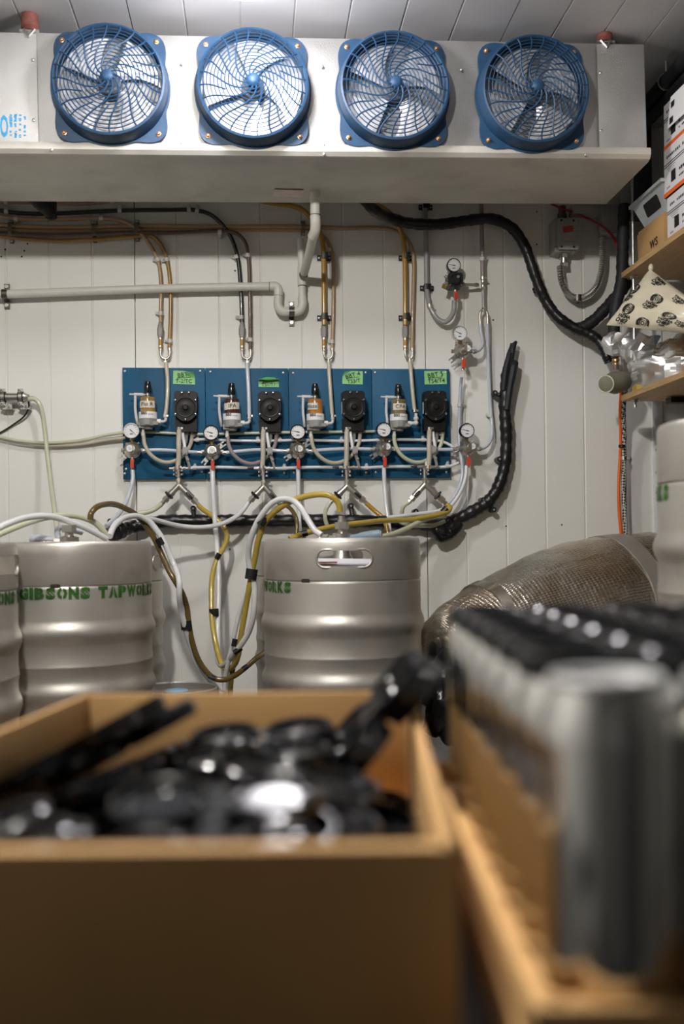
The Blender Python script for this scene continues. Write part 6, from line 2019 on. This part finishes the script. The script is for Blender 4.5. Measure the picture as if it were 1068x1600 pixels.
# dark channel post behind the shelf at the right corner
pz = W(1000, 338, .06)
solo('steel_post', MB().box((pz.x, -0.07, (pz.z + ZC) / 2), (0.05, 0.06, ZC - pz.z)).box((pz.x, -0.07, pz.z), (0.09, 0.09, 0.012)), M['stud'], 'dark steel post in the corner behind the upper shelf', 'post', bevel=0.002)
# ================================================================== foreground: box of can carriers and tray of cans
FGM = Matrix.Translation(EYE) @ Matrix((r0, f0, Vector((0, 0, 1)))).transposed().to_4x4()      # local: right, ahead, up from the eye
RZ = -YAW
TZ = -0.258            # table top below the eye


def fgthing(name, label, cat, x, y, z, rot=0.0, group=None):
    return thing(name, label, cat, FGM @ Vector((x, y, z)), (0, 0, RZ + rot), group)


# table
t = fgthing('work_table', 'dark work table under the box and the cans', 'table', 0.02, 0.78, TZ)
part('tabletop', MB().box((0, 0, -0.018), (1.0, 0.92, 0.036)), M['tabletop'], t, bevel=0.003)
for sx in (-1, 1):
    for sy in (-1, 1):
        part('leg', MB().box((sx * 0.45, sy * 0.41, -(1.32 + TZ) / 2 - 0.018), (0.05, 0.05, 1.32 + TZ - 0.036)), M['tabletop'], t)

# cardboard box: corners (right, ahead) of the outside
BL, BRr, FRr, FLl = Vector((-0.258, 0.995)), Vector((0.069, 0.995)), Vector((0.0545, 0.487)), Vector((-0.318, 0.487))
box = fgthing('cardboard_box', 'open cardboard box full of black can carriers in the foreground', 'box', 0, 0, TZ)
BTOP = -0.150 - TZ


def wallp(a, b, th, nm, top=BTOP, inward=1, bot=0.0):
    d_ = (b - a).normalized()
    n_ = Vector((-d_.y, d_.x)) * inward
    c = [a, b, b + n_ * th, a + n_ * th]
    part(nm, MB().prism([(v.x, v.y) for v in c], bot, top), M['card'], box, bevel=0.0012)


wallp(FLl, FRr, 0.011, 'front_panel', BTOP, 1)
wallp(FRr, BRr, 0.007, 'side_panel', BTOP, 1)
wallp(BRr, BL, 0.006, 'back_panel', BTOP, 1)
wallp(BL, FLl, 0.006, 'side_panel', BTOP, 1)
part('bottom_panel', MB().prism([(v.x, v.y) for v in (FLl + Vector((.006, .006)), FRr + Vector((-.006, .006)), BRr + Vector((-.006, -.006)), BL + Vector((.006, -.006)))], 0.0005, 0.005), M['card'], box)


# black can carrier: four caps round a web with finger holes; top up, origin at its underside
def carrier_mesh():
    mb = MB()
    p_ = 0.0333
    for sx in (-1, 1):
        for sy in (-1, 1):
            mb.lathe([(0.0292, 0.0), (0.0312, 0.0), (0.0318, 0.008), (0.0308, 0.0125), (0.0285, 0.0140), (0.0262, 0.0128), (0.0250, 0.0090), (0.0190, 0.0082), (0.0182, 0.0094), (0.0172, 0.0082), (0, 0.0078)], 22, Matrix.Translation((sx * p_, sy * p_, 0)))
            for k in range(8):
                a = 2 * PI * k / 8
                mb.box((sx * p_ + 0.0215 * math.cos(a), sy * p_ + 0.0215 * math.sin(a), 0.0098), (0.0030, 0.0030, 0.0028))
    # web between the caps with two finger holes
    for s in (-1, 1):
        mb.lathe([(0.0110, 0.0085), (0.0155, 0.0085), (0.0160, 0.0115), (0.0125, 0.0125), (0.0110, 0.0115)], 18, Matrix.Translation((0, s * 0.0175, 0)), closed=True)
    mb.box((0, 0, 0.0105), (0.013, 0.012, 0.003))
    for s in (-1, 1):
        mb.box((0, s * 0.036, 0.0105), (0.014, 0.010, 0.003)).box((s * 0.034, 0, 0.0105), (0.026, 0.010, 0.003)).box((s * 0.018, 0, 0.0105), (0.010, 0.030, 0.003))
    return mb.mesh('can_carrier', M['blackg'], angle=35)


carrier_me = carrier_mesh()
PILE = []
PILE = [(-0.0248, 0.8286, 0.0055, 0.1776, 0.0000, -0.0000, -0.9841),
        (-0.2050, 0.7742, 0.0146, 0.6369, -0.0570, -0.0309, -0.7682),
        (-0.1351, 0.7868, 0.0448, 0.9700, -0.1393, -0.1041, -0.1700),
        (-0.1036, 0.7124, 0.0361, 0.0021, 0.9253, -0.3601, -0.1190),
        (-0.0298, 0.6040, 0.0055, 0.3637, -0.0000, -0.0000, 0.9315),
        (-0.0209, 0.8623, 0.0205, 0.4662, -0.0000, -0.0000, -0.8847),
        (-0.2130, 0.6542, 0.0055, 0.9491, -0.0000, -0.0000, -0.3149),
        (-0.0206, 0.7302, 0.0301, 0.9950, 0.0574, 0.0497, -0.0647),
        (-0.0126, 0.6974, 0.0548, 0.0599, -0.9970, 0.0125, 0.0466),
        (-0.1424, 0.5782, 0.0224, 0.9211, 0.1050, 0.0256, -0.3741),
        (-0.2358, 0.5695, 0.0292, 0.7453, -0.0620, -0.1460, 0.6476),
        (-0.0662, 0.5707, 0.0529, 0.0761, -0.7951, -0.5968, -0.0768),
        (-0.1874, 0.9107, 0.0456, 0.0431, -0.8294, 0.5283, -0.1764),
        (-0.0978, 0.5761, 0.0541, 0.2362, 0.0101, -0.1076, 0.9657),
        (-0.1123, 0.9092, 0.0284, 0.9117, -0.0885, -0.1423, -0.3752),
        (-0.1589, 0.2589, 0.0195, 0.0000, 0.7662, -0.6426, -0.0000),
        (-0.2098, 0.7897, 0.0534, 0.7312, -0.1584, -0.0888, 0.6576),
        (-0.2139, 0.5721, 0.0522, 0.6415, 0.1465, -0.0608, -0.7505),
        (-0.0735, 0.8532, 0.0758, 0.9980, 0.0452, -0.0392, -0.0224),
        (-0.2150, 0.8067, 0.1009, 0.2410, 0.0596, 0.9686, -0.0089),
        (-0.0786, 0.5718, 0.0835, 0.0034, -0.1757, -0.9785, -0.1081),
        (-0.1911, 0.8640, 0.0777, 0.2214, 0.2283, -0.0778, -0.9449),
        (-0.1939, 0.9193, 0.0432, 0.0520, -0.1748, 0.0492, 0.9820),
        (-0.2219, 0.5767, 0.0659, 0.2450, 0.1583, 0.0100, -0.9565),
        (-0.0382, 0.7155, 0.0686, 0.6908, -0.0350, 0.1208, -0.7121),
        (-0.0758, 0.5758, 0.0855, 0.7185, 0.0882, 0.0626, -0.6871)]

for k, (x, y, z, qw, qx, qy, qz) in enumerate(PILE):
    o = put('can_carrier', carrier_me)
    o.matrix_world = FGM @ Matrix.Translation((x, y, z + TZ)) @ Matrix.Rotation(0, 4, 'Z') @ __import__('mathutils').Quaternion((qw, qx, qy, qz)).to_matrix().to_4x4()
    tag(o, 'black plastic can carrier lying loose in the pile filling the cardboard box', 'can carrier', 'carriers piled in the box')
# carriers nested in a slanted stack at the far right corner of the box
for k, lab in enumerate(('upper', 'lower')):
    o = put('can_carrier', carrier_me)
    b = Vector((0.040, 0.872, -0.160)) + Vector((-0.0085, 0.0, 0.0075)) * (1 - k)
    o.matrix_world = FGM @ Matrix.Translation(b) @ Matrix.Rotation(math.radians(-48), 4, 'Y') @ Matrix.Rotation(math.radians(6 * k), 4, 'Z')
    tag(o, '%s black can carrier of the slanted nested pair leaning on the box corner' % lab, 'can carrier', 'carriers nested at the box corner')

# ------------------------------------------------------------------ cans in a shallow tray
CB = -0.2215           # can bottom below the eye
X0, Y0, P_ = 0.1255, 0.478, 0.0668
tx0, tx1, ty0, ty1 = 0.0800, X0 + 3 * P_ + 0.040, Y0 - 0.044, Y0 + 6 * P_ + 0.040
under = fgthing('cardboard_tray', 'upturned cardboard tray under the tray of cans', 'tray', (tx0 + tx1) / 2, (ty0 + ty1) / 2, TZ)
hh = CB - 0.004 - TZ - 0.0005
part('lid_top', MB().box((0, 0, hh - 0.002), (tx1 - tx0 + 0.004, ty1 - ty0 + 0.004, 0.004)), M['card'], under, bevel=0.001)
for s in (-1, 1):
    part('lid_side', MB().box((s * (tx1 - tx0) / 2, 0, (hh - 0.004) / 2), (0.004, ty1 - ty0 + 0.004, hh - 0.004)), M['card'], under)
    part('lid_end', MB().box((0, s * (ty1 - ty0) / 2, (hh - 0.004) / 2), (tx1 - tx0 - 0.004, 0.004, hh - 0.004)), M['card'], under)
tray = fgthing('can_tray', 'shallow cardboard tray holding rows of aluminium cans', 'tray', (tx0 + tx1) / 2, (ty0 + ty1) / 2, CB - 0.004)
w_, l_ = tx1 - tx0, ty1 - ty0
part('tray_floor', MB().box((0, 0, 0.0019), (w_, l_, 0.0036)), M['card'], tray)
for s in (-1, 1):
    part('tray_side', MB().box((s * (w_ / 2 - 0.002), 0, 0.012), (0.004, l_, 0.020)), M['card'], tray, bevel=0.001)
    part('tray_end', MB().box((0, s * (l_ / 2 - 0.002), 0.012), (w_ - 0.008, 0.004, 0.020)), M['card'], tray, bevel=0.001)
can_me = MB().lathe([(0, 0.010), (0.012, 0.008), (0.021, 0.003), (0.0235, 0.0), (0.0255, 0.001), (0.0315, 0.010), (0.0328, 0.016), (0.0330, 0.022), (0.0330, 0.126), (0.0324, 0.132), (0.0295, 0.142), (0.0272, 0.149), (0.0264, 0.1515)], 40).mesh('can_body', M['can'], angle=40)
lid_me = MB().lathe([(0.0264, 0.1510), (0.0274, 0.1530), (0.0274, 0.1550), (0.0262, 0.1568), (0.0246, 0.1562), (0.0238, 0.1520), (0.0225, 0.1505), (0.0215, 0.1515), (0, 0.1515)], 40).mesh('lid', M['canlid'], angle=40)
tab_me = MB().rbox((0.002, 0, 0.1530), (0.024, 0.0145, 0.0012), 0.006, 5, axis='z').cyl((-0.004, 0, 0.1515), (-0.004, 0, 0.1542), 0.003, n=10).mesh('tab', M['canlid'])
colw = ('leftmost column', 'second column from the left', 'third column from the left', 'fourth column from the left')
roww = ('nearest row', 'second row', 'third row', 'fourth row', 'fifth row', 'sixth row', 'farthest row')
rgk = random.Random(5)
for r in range(7):
    for c in range(4):
        if r == 0 and c > 1:
            continue
        lab = 'aluminium can in the %s, %s%s' % (colw[c], roww[r], ', without a carrier' if r == 0 else ', under a black carrier')
        t = fgthing('beer_can', lab, 'can', X0 + c * P_, Y0 + r * P_, CB, rgk.uniform(0, 6), 'aluminium cans in the tray')
        put('can_body', can_me, t)
        l2 = put('lid', lid_me, t)
        put('tab', tab_me, l2)
for r in range(3):
    for c in range(2):
        lab = 'black can carrier clipped on four cans, %s pair of columns, %s' % (('left', 'right')[c], ('nearest', 'middle', 'farthest')[r])
        o = put('can_carrier', carrier_me)
        o.matrix_world = FGM @ Matrix.Translation((X0 + (0.5 + 2 * c) * P_, Y0 + (1.5 + 2 * r) * P_, CB + 0.1478)) @ Matrix.Rotation(rgk.choice((0, PI / 2)), 4, 'Z')
        tag(o, lab, 'can carrier', 'carriers clipped on the cans')
